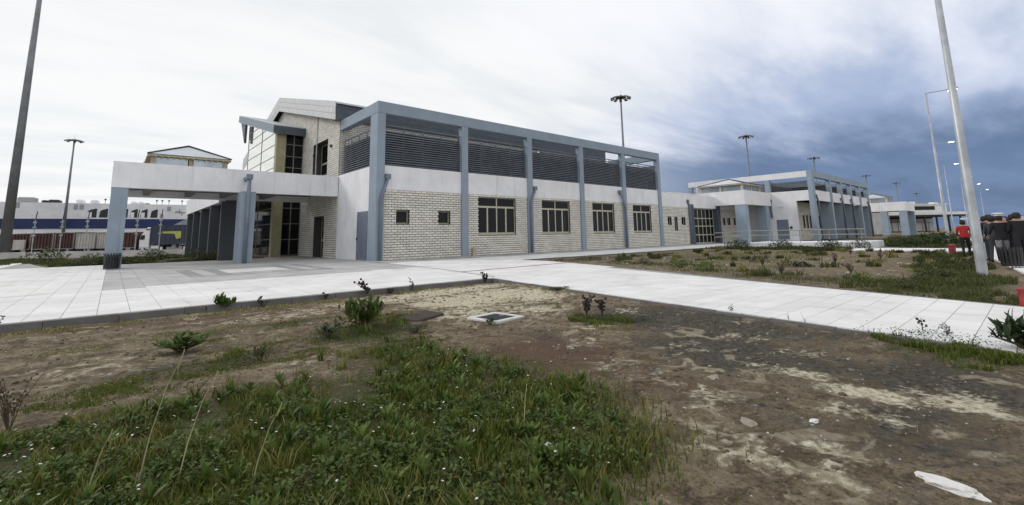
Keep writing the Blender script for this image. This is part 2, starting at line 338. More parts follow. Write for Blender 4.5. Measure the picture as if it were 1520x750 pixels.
base = t.mix(t.ramp(t.math('ADD', sx.outputs[1], wob2), .36, .70, 0, .92), base, moss)
base = t.mix(t.ramp(nd, .45, .72, 0, .7), base, t.mix(.5, base, (.02, .016, .012)))
nf = t.noise(g, 34, 5, .75); base = t.mix(t.ramp(nf, .52, .66, 0, .7), base, t.mix(.75, base, (.022, .017, .012))); base = t.mix(t.ramp(nf, .30, .42, .5, 0.), base, (.46, .41, .32))
t.l.new(base, pb.inputs['Base Color'])
bn = t.new('ShaderNodeBump'); bn.inputs['Strength'].default_value = 1.; bn.inputs['Distance'].default_value = .085
hh = t.math('ADD', t.math('MULTIPLY', nbb, .5), t.math('ADD', t.math('MULTIPLY', nc, .35), t.math('MULTIPLY', nd, .2))); t.l.new(hh, bn.inputs['Height']); t.l.new(bn.outputs[0], pb.inputs['Normal'])
ground = from_np('ground', V, Fq, 'soil'); ground['kind'] = 'structure'
ca = ground.data.attributes.new('zones', 'FLOAT_COLOR', 'POINT'); ca.data.foreach_set('color', attr.ravel())
ground.data.polygons.foreach_set('use_smooth', np.ones(len(Fq), bool))

# road and rusty verge by the quay
def sheet(name, pts, z, m, thick=.02):
    o = MB().prism([(x, y, z-thick) for x, y in pts], (0, 0, thick)).build(name, m); o['kind'] = 'structure'; return o
sheet('road', [(-90, 118), (-90, 96), (0, 36), (60, 36), (60, 60), (10, 60)], -.02, 'asphalt')
sheet('verge', [(-38.5, 79), (-24.5, 56), (-2, 38), (3, 46), (-19, 70), (-30, 92)], .03, 'rust_earth')
sheet('quay', [(-300, 280), (-300, 130), (-40, 96), (60, 62), (120, 62), (120, 165)], -.06, 'asphalt')

# ------------------------------------------------------------------ pavement: base sheet, slabs, kerbs
pave = MB()
PLAZA = [(-34, -13.9), (-2.45, -13.9), (-2.45, 12.2), (-14.2, 12.2), (-16.2, 24), (-34, 24)]
PATHP = [(-5.1, -30), (-1.7, -30), (-.28, -25.2), (1.2, -21), (2.74, -17.15), (4.0, -13.2), (5.3, -8.7), (5.3, -6.65), (-2.45, -6.65), (-2.45, -14.0), (-3.0, -17.2), (-3.62, -20.75), (-4.05, -23.4), (-4.25, -25)]
ZB = -.014
pave.prism([(x, y, ZB-.25) for x, y in PLAZA], (0, 0, .25))
pave.prism([(x, y, ZB-.252) for x, y in PATHP], (0, 0, .2505))
pave.prism([(-2.45, -6.65, ZB-.25), (51.1, -6.65, ZB-.25), (51.1, 3.0, ZB-.25), (-2.45, 3.0, ZB-.25)], (0, 0, .2515))
pave.prism([(-2.45, 3.0, ZB-.25), (.1, 3.0, ZB-.25), (.1, 14.6, ZB-.25), (-2.45, 14.6, ZB-.25)], (0, 0, .2515))
pavement = tag(pave.build('pavement', 'bed_mortar'), kind='structure')
slabs = []   # (poly, material)
def inlay(cx, cy):
    """material of a slab by where it lies in the paving pattern"""
    if -9.1 < cx < -4.0 and -4.75 < cy < 1.15:
        if -7.75 < cx < -5.5 and -3.3 < cy < -.3: return 'slab_pale'
        if cx < -8.6 or cx > -4.5 or cy < -4.3 or cy > .7: return 'slab_dark'
        if -8.25 < cx < -7.75 or -5.5 < cx < -5.0 or (-7.75 < cx < -5.5 and (-3.8 < cy < -3.3 or -.3 < cy < .2)): return 'slab_dark'
        return 'slab_grey'
    if cx > -.6:
        if cy < -2.7: return 'slab_white'
        k = (cx-1.2) % 6.13
        if -2.2 < cy < -.55 and 0.8 < k < 4.6: return 'slab_dark' if (k < 1.3 or k > 4.1 or cy < -1.75 or cy > -1.0) else 'slab_grey'
        return 'slab_grey'
    if cx > -11.55 and cy > -7.75 + .07*(cx+11): return 'slab_grey'
    return 'slab_white'
def grid(x0, x1, y0, y1, dx, dy, clip=None, gap=.009, y_stagger=0., forced=None):
    nxs, nys = int(math.ceil((x1-x0)/dx)), int(math.ceil((y1-y0)/dy))
    for i in range(nxs):
        for j in range(nys):
            a, b = x0+i*dx+gap/2, min(x0+(i+1)*dx, x1)-gap/2; c, e = y0+j*dy+gap/2, min(y0+(j+1)*dy, y1)-gap/2
            if b-a < .03 or e-c < .03: continue
            po = [(a, c), (b, c), (b, e), (a, e)]
            if clip: po = clip_poly(po, clip)
            if len(po) >= 3: slabs.append((po, forced or inlay((a+b)/2, (c+e)/2)))
grid(-18.35, -2.45, -13.74, 12.1, .482, .482)
grid(-34, -18.35, -13.74, 12.1, .964, .964); grid(-34, -16.2, 12.1, 24, .964, .964)
grid(-14.6, -2.45, 12.1, 12.2, 1, .2)
grid(-2.45, .1, -6.65, 14.6, .425, .482)
grid(.1, 51.1, -6.65, 0.0, .6, .6)
grid(36.9, 51.1, 0.0, 3.0, .6, .6)
grid(-5.2, 5.3, -30, -14.025, .71, .355, clip=[(-5.1, -30), (-1.75, -30), (-.28, -25.2), (2.74, -17.15), (3.72, -14.02), (-2.44, -14.02), (-3.02, -17.2), (-3.62, -20.75), (-4.25, -25)])
grid(-2.45, 5.3, -14.02, -6.65, .71, .355, clip=[(-2.45, -14.02), (3.72, -14.02), (4.0, -13.2), (5.3, -8.7), (5.3, -6.65), (-2.45, -6.65)])
def vis_size(po):
    cx = sum(p[0] for p in po)/len(po); cy = sum(p[1] for p in po)/len(po); v = Vector((cx, cy, 0))-CAM; dep = v.dot(F)
    if dep < 1: return 0, cx, cy
    u, w = v.dot(R)/dep, v.dot(U)/dep
    if abs(u) > 1.13 or w < -.75: return 0, cx, cy
    a = .5*abs(sum(po[i][0]*po[(i+1) % len(po)][1]-po[(i+1) % len(po)][0]*po[i][1] for i in range(len(po))))
    return a*1.3/dep**3, cx, cy
rank = sorted(range(len(slabs)), key=lambda i: -vis_size(slabs[i][0])[0])
big = set(rank[:300]); rest = {}
for i, (po, m) in enumerate(slabs):
    tz = random.uniform(-.0015, .0015)
    if i in big: MB().prism([(x, y, ZB-.01) for x, y in po], (0, 0, .024+tz)).build('paving_slab', m, pavement)
    else: rest.setdefault(m, MB()).prism([(x, y, ZB-.01) for x, y in po], (0, 0, .024+tz))
for m, mb in rest.items(): tag(mb.build('paving_slabs', m, pavement), kind='stuff')
# kerbs: front line, path sides
def kerb_line(pts, w=.12, top=.004, bot=-.3, L=1.0):
    for (x0, y0), (x1, y1) in zip(pts[:-1], pts[1:]):
        v = Vector((x1-x0, y1-y0, 0)); n = max(1, round(v.length/L)); u = v.normalized(); s_ = Vector((u.y, -u.x, 0))
        for k in range(n):
            a = Vector((x0, y0, 0))+v*((k+.5)/n)
            jit = random.uniform(-.006, .006)
            MB().obox(a+s_*(w/2+.002)+Vector((0, 0, (top+bot)/2+jit)), u*(v.length/n/2-.004), s_*w/2, (0, 0, (top-bot)/2)).build('kerbstone', 'kerb', pavement)
kerb_line([(-34, -13.9), (-2.40, -13.9)], .14)
kerb_line(list(reversed([(-4.25, -25), (-4.05, -23.4), (-3.62, -20.75), (-3.0, -17.2), (-2.45, -14.05)])), .07, .0)
kerb_line([(-.28, -25.2), (1.2, -21), (2.74, -17.15), (4.0, -13.2), (5.3, -8.7), (5.3, -6.7)], .07, .0, L=1.6)
kerb_line([(5.42, -6.65), (28.2, -6.65)], .10, .0, L=1.9)
for k, (pts, m) in enumerate([([(-1.6, -11.02), (4.55, -10.62)], 'strip_red'), ([(-.62, -2.6), (-1.05, -7.0), (-1.3, -9.5), (-2.1, -13.6)], 'strip_grey')]):
    mb = MB()
    for (x0, y0), (x1, y1) in zip(pts[:-1], pts[1:]):
        v = Vector((x1-x0, y1-y0, 0)); u = v.normalized(); s_ = Vector((u.y, -u.x, 0))
        mb.obox(Vector(((x0+x1)/2, (y0+y1)/2, .006)), v/2, s_*(.075 if k == 0 else .045), (0, 0, .004))
    mb.build('inlay_strip', m, pavement)
# side footway for the visitors, and the cross path to the ramp
fw = [(-3, -26.8), (8.3, -24.85), (16, -23.95), (24, -23.15), (33, -22.1), (49.5, -20.2), (120, -14), (300, -5), (300, -12), (120, -20), (49, -26), (8, -31)]
o = sheet('footway', fw, .0, 'slab_white', .3)
cpth = MB()
for k in range(8):
    y0 = -23.1+k*.78; cpth.box(24.0, 28.5, y0+.006, y0+.772, -.3, .002)
tag(cpth.build('cross_path', 'slab_white'), kind='structure')
sheet('garden_path', [(-15.8, 38), (-17.5, 39.5), (-13.2, 16.2), (-5.0, 15.0), (-5.0, 15.6), (-12.6, 17.0)], -.03, 'slab_white', .2)

# ------------------------------------------------------------------ brickwork
BW, BH, BT = .405, .15, .05
brick_me = MB().box(-.187, .187, -.02, .035, -.058, .058).build('brick', 'brick'); BRICK = brick_me.data
bpy.data.objects.remove(brick_me)
class Wall:
    """masonry face: origin, horizontal direction u, outward normal n; openings as (u0,u1,z0,z1)"""
    def __init__(s, o, u, n, L, z0, z1, openings=(), limit=None, thick=.35):
        s.o, s.u, s.n, s.L, s.z0, s.z1, s.op, s.limit, s.th = Vector(o), Vector(u), Vector(n), L, z0, z1, list(openings), limit, thick
    def p(s, u, d, z): q = s.o+s.u*u+s.n*d; return Vector((q.x, q.y, z))
    def backing(s, mb, zt=None):
        zt = zt or s.z1
        us = sorted({0, s.L, *[v for o in s.op for v in o[:2]]}); zs = sorted({s.z0, zt, *[v for o in s.op for v in o[2:4] if s.z0 < v < zt]})
        for a, b in zip(us[:-1], us[1:]):
            run = None
            for c, e in zip(zs[:-1], zs[1:]):
                hit = any(o[0]-1e-6 <= a and b <= o[1]+1e-6 and o[2] <= (c+e)/2 <= o[3] for o in s.op)
                if not hit:
                    mb.obox(s.p((a+b)/2, -s.th/2, (c+e)/2), s.u*(b-a)/2, s.n*s.th/2, (0, 0, (e-c)/2))
    def bricks(s):
        n = int((s.z1-s.z0)/BH)
        for j in range(n):
            z = s.z0+(j+.5)*BH; lo, hi = (0, s.L) if not s.limit else s.limit(z)
            if hi-lo < .15: continue
            segs = [(lo, hi)]
            for a, b, c, e in s.op:
                if c-.04 < z < e+.04:
                    segs = [q for (x, y) in segs for q in ((x, min(y, a)), (max(x, b), y)) if q[1]-q[0] > .04]
            for x, y in segs:
                k = math.floor(x/BW)-1; off = (j % 2)*BW/2
                while k*BW+off < y:
                    a, b = max(x, k*BW+off), min(y, (k+1)*BW+off); k += 1
                    if b-a > .06: yield (a+b)/2, z, (b-a)
    def full(s, w): return abs(w-BW) < .002
    def place(s, parent, stuff, singles=0):
        rz = math.atan2(s.u.y, s.u.x); cnt = 0
        for u, z, w in s.bricks():
            dd = random.uniform(-.004, .006)
            if cnt < singles and s.full(w):
                inst(BRICK, 'brick', parent, s.p(u, dd, z), (0, 0, rz)); cnt += 1
            else: stuff.obox(s.p(u, dd+.0075, z), s.u*(w/2-.0155), s.n*.0275, (0, 0, .058))

# window maker: frame mesh with panes as children
def window(parent, o, u, n, w, z0, z1, style='four', name='window', fm='frame', deep=.16):
    o, u, n = Vector(o), Vector(u), Vector(n); mb = MB(); h = z1-z0; t_ = .055
    def P(a, d_, z): q = o+u*a+n*d_; return Vector((q.x, q.y, z))
    def bar(a0, a1, c0, c1, dd=0., dp=.05): mb.obox(P((a0+a1)/2, -deep+dd, (c0+c1)/2), u*(a1-a0)/2, n*dp/2, (0, 0, (c1-c0)/2))
    bar(0, w, z0, z0+t_); bar(0, w, z1-t_, z1); bar(0, t_, z0+t_, z1-t_); bar(w-t_, w, z0+t_, z1-t_); panes = []
    if style == 'four':
        zt = z0+h*.745
        bar(t_, w-t_, zt-.04, zt+.04); bar(w/2-.045, w/2+.045, z0+t_, zt-.04); bar(w/2-.045, w/2+.045, zt+.04, z1-t_)
        for c in (0, 1):
            a0 = t_ if c == 0 else w/2+.045; a1 = w/2-.045 if c == 0 else w-t_
            m_ = (a0+a1)/2; bar(m_-.055, m_+.055, z0+t_, zt-.04, .012)
            for q0, q1 in ((a0, m_-.055), (m_+.055, a1)):
                bar(q0, q1, z0+t_, z0+t_+.05, .012); bar(q0, q1, zt-.09, zt-.04, .012); panes.append((q0, q1, z0+t_+.05, zt-.09))
            panes.append((a0, a1, zt+.04, z1-t_))
    elif style == 'door':
        zt = z0+h*.42; bar(t_, w-t_, zt-.06, zt+.06); bar(w*.45-.04, w*.45+.04, z0+t_, z1-t_)
        panes += [(t_, w*.45-.04, z0+t_, zt-.06), (w*.45+.04, w-t_, z0+t_, zt-.06), (t_, w*.45-.04, zt+.06, z1-t_), (w*.45+.04, w-t_, zt+.06, z1-t_)]
    else: panes.append((t_, w-t_, z0+t_, z1-t_))
    f = mb.build(name, fm, parent)
    for a0, a1, c0, c1 in panes:
        MB().obox(P((a0+a1)/2, -deep-.012, (c0+c1)/2), u*(a1-a0)/2, n*.006, (0, 0, (c1-c0)/2)).build('pane', 'dark_glass', f)
    return f
def sill(parent, o, u, n, w, z, m='frame'):
    o, u, n = Vector(o), Vector(u), Vector(n); q = o+u*w/2
    MB().obox((q.x-n.x*.04, q.y-n.y*.04, z-.03), u*(w/2+.06), n*.11, (0, 0, .03)).build('window_sill', m, parent)
def downpipe(parent, pts, hopper, r=.095):
    o = MB().tube(pts, r, 10).build('downpipe', 'pipe_blue', parent, smooth=True)
    x, y, z = hopper; MB().box(x-.16, x+.16, y-.13, y+.13, z-.14, z+.16).build('rain_hopper', 'pipe_blue', o)
def louvre(parent, a, b, z0, z1, nrm, m='slat', pitch=.146, mulls=3, rail=True):
    """a bank of tilted slats between two plan points"""
    a, b, nrm = Vector((*a, 0)), Vector((*b, 0)), Vector((*nrm, 0)); v = b-a; L = v.length; u = v/L; mb = MB(); c = (a+b)/2
    for k in range(mulls+2):
        q = a+u*min(max(L*k/(mulls+1), .03), L-.03)-nrm*.13; mb.obox((q.x, q.y, (z0+z1)/2), u*.028, nrm*.03, (0, 0, (z1-z0)/2))
    if rail: mb.obox((c.x, c.y, z1+.03), u*L/2, nrm*.05, (0, 0, .03))
    f = mb.build('louvre_panel', m, parent)
    MB().obox((c.x-nrm.x*.2, c.y-nrm.y*.2, (z0+z1-.3)/2), u*(L/2-.02), nrm*.006, (0, 0, (z1-z0-.3)/2)).build('shade_backing', 'dark_metal', f)  # dark sheet added behind the slats, stands in for shade in the gaps
    me = None; n = int((z1-z0)/pitch)
    for k in range(n):
        z = z0+(k+.5)*pitch
        if me is None:
            ob = MB().obox((0, 0, 0), u*(L/2-.01), nrm*.055-Vector((0, 0, pitch*.36)), (nrm*.006+Vector((0, 0, .006)))).build('slat', m); me = ob.data; bpy.data.objects.remove(ob)
        inst(me, 'slat', f, (c.x, c.y, z))
    return f

# ------------------------------------------------------------------ near building
B = thing('port_building', (0, 0, 0), 'two storey pale block building with blue columns, dark louvred upper floor and glazed bay', 'building', 'port buildings in a row')
BAY, CW = 6.13, .52; XE = 5*BAY+CW
for i in range(6):
    MB().box(i*BAY, i*BAY+CW, 0 if i else .0, 1.05 if i == 0 else .42, -.1, 8.84).build('column', 'blue_concrete', B, bevel=.02)
MB().box(-.004, XE+.004, -.004, .46, 8.842, 9.57).build('roof_beam', 'blue_concrete', B, bevel=.02)
MB().box(.0, .48, .462, 6.08, 8.846, 9.566).build('roof_beam', 'blue_concrete', B, bevel=.02)
MB().box(XE-.5, XE, .462, 6.08, 8.846, 9.566).build('roof_beam', 'blue_concrete', B)
MB().box(.03, XE-.01, .13, .5, 4.2, 5.66).build('parapet_band', 'white_render', B)
MB().box(.035, .4, 1.052, 6.21, -.1, 5.655).build('side_wall', 'white_render', B)
MB().box(.4, XE-.02, .5, 6.3, 5.0, 5.3).build('terrace_slab', 'soffit', B)
MB().box(XE-.3, XE-.012, .505, 6.3, -.1, 5.658).build('end_wall', 'white_render', B)
WIN = [(7.6, 11.05), (13.81, 17.06), (20.03, 23.12), (26.11, 29.22)]
opens = [(1.38, 2.25, 2.16, 2.97), (4.37, 5.26, 2.16, 2.97)]+[(a, b, 1.45, 4.05) for a, b in WIN]
wf = Wall((.06, .17, 0), (1, 0, 0), (0, -1, 0), XE-.1, 0, 4.2, [(a-.06, b-.06, c, e) for a, b, c, e in opens])
mb = MB(); wf.backing(mb); brick_wall = mb.build('brick_wall', 'mortar', B)
stuffb = MB(); singles = 0
rz = 0
cand = []
wf.op += [(max(0, i*BAY-.07), i*BAY+CW-.05, -1, 9) for i in range(6)]
for q_ in wf.bricks(): cand.append(q_)
cand.sort(key=lambda q: q[0])
for u, z, w in cand:
    dd = random.uniform(-.004, .007)
    if singles < 300 and wf.full(w): inst(BRICK, 'brick', brick_wall, wf.p(u, dd, z)); singles += 1
    else: stuffb.obox(wf.p(u, dd+.0075, z), wf.u*(w/2-.0155), wf.n*.0275, (0, 0, .058))
for a, b in ((1.38, 2.25), (4.37, 5.26)): window(B, (a, .17, 0), (1, 0, 0), (0, -1, 0), b-a, 2.16, 2.97, 'one', fm='frame', deep=.2); 
for a, b in WIN:
    window(B, (a, .17, 0), (1, 0, 0), (0, -1, 0), b-a, 1.45, 4.05, 'four', deep=.13); sill(B, (a, .17, 0), (1, 0, 0), (0, -1, 0), b-a, 1.45)
# dark room behind the panes
MB().box(.45, XE-.4, .6, 6.2, 0, 4.95).build('interior', 'interior', B)
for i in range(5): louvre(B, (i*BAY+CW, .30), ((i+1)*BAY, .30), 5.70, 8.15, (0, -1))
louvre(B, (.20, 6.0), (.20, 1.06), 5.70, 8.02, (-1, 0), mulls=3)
# side door with grilles
dr = MB().box(-.0, .06, 1.14, 2.72, 0.02, 2.95).build('service_door', 'door_blue', B)
for k in range(30):
    z = .16+k*.09
    if 1.05 < z < 1.3: continue
    for y0, y1 in ((1.22, 1.89), (1.97, 2.64)): 
        if k % 1 == 0: pass
mb = MB()
for k in range(28):
    z = .2+k*.095
    for y0, y1 in ((1.22, 1.89), (1.97, 2.64)): mb.obox((-.006, (y0+y1)/2, z), (.008, 0, -.012), (0, (y1-y0)/2, 0), (.003, 0, .022))
mb.build('door_grille', 'door_blue', dr)
MB().box(-.05, .0, 2.6, 2.66, 1.2, 1.36).build('handle', 'dark_metal', dr)
# gable end block
YR, ZR, YE2 = 21.0, 13.9, 36.0
def glim(z):
    if z < 9.75: return (0, YE2-6.23)
    k = (ZR-.3-z)/.262; return (max(0, YR-6.23-k), min(YE2-6.23, YR-6.23+k))
wg = Wall((.05, 6.23, 0), (0, 1, 0), (-1, 0, 0), YE2-6.23, 0, 13.5, [(2.5, 4.75, 0, 2.92), (2.3, 5.6, 6.1, 8.7)], limit=glim, thick=.85)
mb = MB(); wg.backing(mb, 9.75)
mb.prism([(.05, 6.23, 9.75), (.05, 36, 9.75), (.05, YR, 13.7)], (.85, 0, 0)); gable = mb.build('gable_wall', 'mortar', B)
wg.place(gable, stuffb)
wn = Wall((.05, 6.23, 0), (1, 0, 0), (0, -1, 0), 19.4, 5.3, 9.75); mb = MB(); wn.backing(mb); mb.build('upper_wall', 'mortar', B); wn.place(None, stuffb)
MB().box(19.41, XE-.3, 6.25, 6.6, 5.3, 9.35).build('upper_wall', 'mortar', B); MB().box(19.71, 30.0, 6.0, 6.24, 9.36, 10.75).build('upper_wall', 'steel_blue', B); MB().box(XE-.30, XE-.02, .52, 6.2, 5.7, 8.3).build('end_screen', 'slat', B)
MB().box(19.1, 19.4, 6.6, 36, 0, 9.75).build('upper_wall', 'white_render', B)
tag(stuffb.build('brickwork', 'brick', B), kind='stuff')
window(B, (.05, 8.73, 0), (0, 1, 0), (-1, 0, 0), 2.25, 0, 2.92, 'door', 'entrance_door', deep=.6)
window(B, (.05, 8.53, 0), (0, 1, 0), (-1, 0, 0), 3.3, 6.1, 8.7, 'door', 'window', deep=.65)
MB().box(.95, 19, 7, 35.8, .0, 9.5).build('interior', 'interior', B)
# roof slopes, verge boards, eaves fascia
def roofz(y): return 14.85-.262*abs(y-YR)
rf = MB()
for s_ in (-1, 1):
    y0, y1 = YR, YR+s_*15.2
    rf.prism([(-.42, y0, roofz(y0)-.05), (19.8, y0, roofz(y0)-.05), (19.8, y1, roofz(y1)-.05), (-.42, y1, roofz(y1)-.05)], (0, 0, -.12))
rf = rf.build('roof', 'roof_metal', B)
for s_ in (-1, 1):
    for k in range(3):   # three boards per verge
        z_ = -.02-.45*k; y1 = YR+s_*15.05
        MB().prism([(-.46-.012*(k % 2), YR, roofz(YR)+z_), (-.46-.012*(k % 2), y1, roofz(y1)+z_), (-.46-.012*(k % 2), y1, roofz(y1)+z_-.435), (-.46-.012*(k % 2), YR, roofz(YR)+z_-.435)], (.05, 0, 0)).build('verge_board', 'verge', rf)
for k in range(3): MB().box(-.40, 19.7, 5.93-.012*(k % 2), 5.99, 9.60+.42*k, 10.01+.42*k).build('fascia_board', 'steel_blue', rf)
MB().box(-.40, 19.7, 6.0, 6.6, 9.60, 9.66).build('soffit', 'soffit', rf)
MB().tube([(-.02, 10.9, 12.0), (-.02, 10.9, 5.7)], .05, 8).build('downpipe', 'galvanised', B)
for y, z in ((7.6, 7.9), (11.3, 7.7)): MB().box(-.12, .06, y, y+.16, z, z+.2).build('wall_lamp', 'dark_metal', B)
# glazed bay with its own roof
bay = MB().box(-1.96, .04, 14.54, 26, -.05, .06).build('glazed_bay', 'soffit', B)
zs = [.1, 1.35, 2.6, 3.85, 5.1, 6.3, 7.17, 8.1, 9.1, 10.1]
mb = MB()
for y in (14.98, 19.7, 25.2): mb.box(-2.02, -1.96, y-.05, y+.05, .06, 10.0+.26*(y-15))
for z in zs: mb.box(-2.015, -1.965, 15.03, 25.2, z-.025, z+.025)
for z in (10.9, 11.7): mb.box(-2.015, -1.965, 15+(z-10)/.262, 25.2, z-.025, z+.025)
for x in (-.72, .0): mb.box(x-.035, x+.035, 14.44, 14.53, .06, 10.0)
for z in zs: mb.box(-1.3, .03, 14.45, 14.52, z-.03, z+.03)
mb.build('mullion', 'mullion_grey', bay)
for ya, yb in ((15.03, 19.65), (19.75, 25.15)):
    for za, zb in zip(zs[:-1], zs[1:]): MB().box(-1.995, -1.975, ya, yb, za+.04, zb-.04).build('glass_pane', 'solar_glass' if za > 4.5 else 'dark_glass', bay)
    MB().prism([(-1.995, ya, 10.14), (-1.995, yb, 10.14), (-1.995, yb, 10.0+.255*(yb-15)), (-1.995, ya, 10.15+.255*max(0, ya-15))], (.02, 0, 0)).build('glass_pane', 'solar_glass', bay)
for za, zb in zip(zs[:-1], zs[1:]): MB().box(-1.3, .0, 14.478, 14.49, za+.03, zb-.03).build('glass_pane', 'dark_glass', bay)
MB().box(-2.06, -1.34, 14.38, 14.97, -.05, 10.05).build('bay_column', 'olive', B, bevel=.015)
MB().box(-1.9, 0, 25.6, 26, 0, 12.6).build('bay_wall', 'white_render', B)
MB().box(-1.9, .0, 15.5, 25.5, 0.06, .1).build('bay_floor', 'slab_grey', B)
def bz(y): return 10.80+.262*(y-15)
br = MB().prism([(-2.4, 14.0, bz(14)), (.02, 14.0, bz(14)), (.02, 28.3, bz(28.3)), (-2.4, 28.3, bz(28.3))], (0, 0, -.12)).build('bay_roof', 'roof_metal', B)
for k in range(22):
    x = -2.36+k*.11; MB().prism([(x, 14.02, bz(14.02)), (x+.045, 14.02, bz(14.02)), (x+.045, 28.2, bz(28.2)), (x, 28.2, bz(28.2))], (0, 0, .035)).build('roof_rib', 'roof_metal', br)
for k in range(2): MB().prism([(-2.46-.012*k, 13.95, bz(13.95)-.02-.36*k), (-2.46-.012*k, 28.35, bz(28.35)-.02-.36*k), (-2.46-.012*k, 28.35, bz(28.35)-.37-.36*k), (-2.46-.012*k, 13.95, bz(13.95)-.37-.36*k)], (.05, 0, 0)).build('verge_board', 'fascia_blue', br)
for k in range(2): MB().box(-2.40, .03, 13.93-.012*k, 13.985, bz(14)-.40-.33*k, bz(14)-.08-.33*k).build('fascia_board', 'steel_blue', br)
MB().prism([(-2.38, 28.0, 13.9), (-2.38, 25.3, 13.2), (-2.38, 25.5, 10.9)], (.2, 0, 0)).build('fin', 'steel_blue', br)
# entrance canopy
CX, CY = -11.765, 6.1
cn = MB()
cn.box(CX, -.005, CY, CY+.35, 4.2, 5.585); cn.box(CX, CX+.35, CY+.352, 12.6, 4.2, 5.583); cn.box(CX+.352, -.005, 12.25, 12.6, 4.2, 5.581)
cn.build('canopy_fascia', 'white_render', B)
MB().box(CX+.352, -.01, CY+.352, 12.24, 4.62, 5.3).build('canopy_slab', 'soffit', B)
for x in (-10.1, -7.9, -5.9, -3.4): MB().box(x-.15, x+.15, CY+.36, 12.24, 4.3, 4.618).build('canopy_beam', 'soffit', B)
MB().box(CX+.02, CX+.72, CY+.02, CY+.9, -.05, 4.198).build('column', 'blue_concrete', B, bevel=.02)
MB().box(-5.98, -5.2, CY-.9, CY+.3, -.05, 4.198).build('column', 'blue_concrete', B, bevel=.02)
downpipe(B, [(-5.62, CY-1.0, 0), (-5.62, CY-1.0, 5.0)], (-5.62, CY-1.0, 5.05), .11)
MB().box(-5.75, -5.5, CY-.9, CY, 4.9, 5.1).build('rain_spout', 'pipe_blue', B)
# colonnade running back from the canopy
for y in (11.4, 16.2, 21.1, 25.7, 30.2): MB().box(-5.99, -4.7, y, y+.34, -.05, 4.03).build('column', 'shaded_concrete', B, bevel=.015)
MB().box(-6.0, -5.6, 12.62, 32, 4.032, 5.45).build('colonnade_band', 'white_render', B)
MB().box(-5.598, -2.6, 12.62, 32, 4.5, 5.2).build('colonnade_roof', 'soffit', B)
# roof lantern above the canopy
def lantern(parent, cx, cy, z0, ze, za, h, ms='beige_steel'):
    mb = MB()
    for sx in (-1, 1):
        for sy in (-1, 1): mb.box(cx+sx*(h-.12)-.12, cx+sx*(h-.12)+.12, cy+sy*(h-.12)-.12, cy+sy*(h-.12)+.12, z0, ze)
    for s_ in (-1, 1):
        mb.box(cx-.1, cx+.1, cy+s_*(h-.12)-.1, cy+s_*(h-.12)+.1, z0, ze); mb.box(cx+s_*(h-.12)-.1, cx+s_*(h-.12)+.1, cy-.1, cy+.1, z0, ze)
    mb.box(cx-h+.002, cx+h-.002, cy-h+.002, cy+h-.002, z0-.05, z0+.06); f = mb.build('lantern_frame', ms, parent)
    e = h+.16; MB().box(cx-e, cx+e, cy-e, cy+e, ze, ze+.07).build('eaves', ms, f); MB().box(cx-e+.05, cx+e-.05, cy-e+.05, cy+e-.05, ze+.072, ze+.13).build('eaves', ms, f)
    tp = Vector((cx, cy, za)); cs = [Vector((cx+a*e, cy+b*e, ze+.14)) for a, b in ((-1,-1),(1,-1),(1,1),(-1,1))]
    for i in range(4):
        a, b = cs[i], cs[(i+1) % 4]; m_ = MB(); m_.v = [tuple(a), tuple(b), tuple(tp), tuple((a+b)/2-Vector((0, 0, .0)))]; m_.f = [(0, 1, 2)]; m_.build('glass_pane', 'pale_glass', f)
        MB().tube([a, tp+Vector((0, 0, .02))], .05, 6).build('ridge_bar', 'dark_metal', f)
    for s_ in (-1, 1):
        for q in (-1, 1):
            MB().box(cx+q*h/2-h/2+.14, cx+q*h/2+h/2-.14, cy+s_*(h-.12)-.01, cy+s_*(h-.12)+.01, z0+.05, ze-.01).build('glass_pane', 'pale_glass', f)
            MB().box(cx+s_*(h-.12)-.01, cx+s_*(h-.12)+.01, cy+q*h/2-h/2+.14, cy+q*h/2+h/2-.14, z0+.05, ze-.01).build('glass_pane', 'pale_glass', f)
    for k in range(14):
        x = cx-e+.1+k*(2*e-.2)/13; MB().obox((x, cy-e-.005, ze-.0), (.03, 0, 0), (0, .02, 0), (.06, 0, .06)).build('eaves_bracket', ms, f)
    return f
lantern(B, -8.3, 9.5, 5.3, 6.22, 7.3, 1.9)
# downpipes of the front
downpipe(B, [(.27, -.1, -.02), (.27, -.1, 3.45), (.33, -.1, 3.75), (.66, -.04, 4.75)], (.7, .0, 4.95))
downpipe(B, [(2*BAY+.16, -.1, -.02), (2*BAY+.16, -.1, 3.7), (2*BAY+.25, -.1, 4.0), (2*BAY+.66, -.04, 4.7)], (2*BAY+.7, .0, 4.9))
downpipe(B, [(4*BAY+.05, -.1, -.02), (4*BAY+.05, -.1, 3.7), (4*BAY-.1, -.1, 4.1), (4*BAY-.5, -.04, 5.0)], (4*BAY-.55, .0, 5.15))
MB().box(6.95, 7.15, -.1, .1, -.02, .55).build('cable_box', 'beige_steel', B)
# single storey wing between the buildings
ww = Wall((XE+.002, .15, 0), (1, 0, 0), (0, -1, 0), 36.9-XE, 0, 4.05, [(32.26-XE, 33.03-XE, 2.12, 2.9), (33.61-XE, 34.25-XE, 1.47, 2.9), (35.09-XE, 35.92-XE, 2.12, 2.9)])
mb = MB(); ww.backing(mb); mb.build('wing_wall', 'mortar', B); sb = MB(); ww.place(None, sb)
w2 = Wall((44.0, .15, 0), (1, 0, 0), (0, -1, 0), 19, 0, 4.05, [(44.97-44, 45.64-44, 2.13, 2.95), (46.27-44, 47.06-44, 2.13, 2.95), (47.99-44, 48.6-44, 2.14, 2.92), (52.97-44, 54.35-44, 2.2, 2.95), (57.06-44, 58.4-44, 2.2, 2.92)])
mb = MB(); w2.backing(mb); mb.build('wing_wall', 'mortar', B); w2.place(None, sb)
tag(sb.build('brickwork', 'brick', B), kind='stuff')
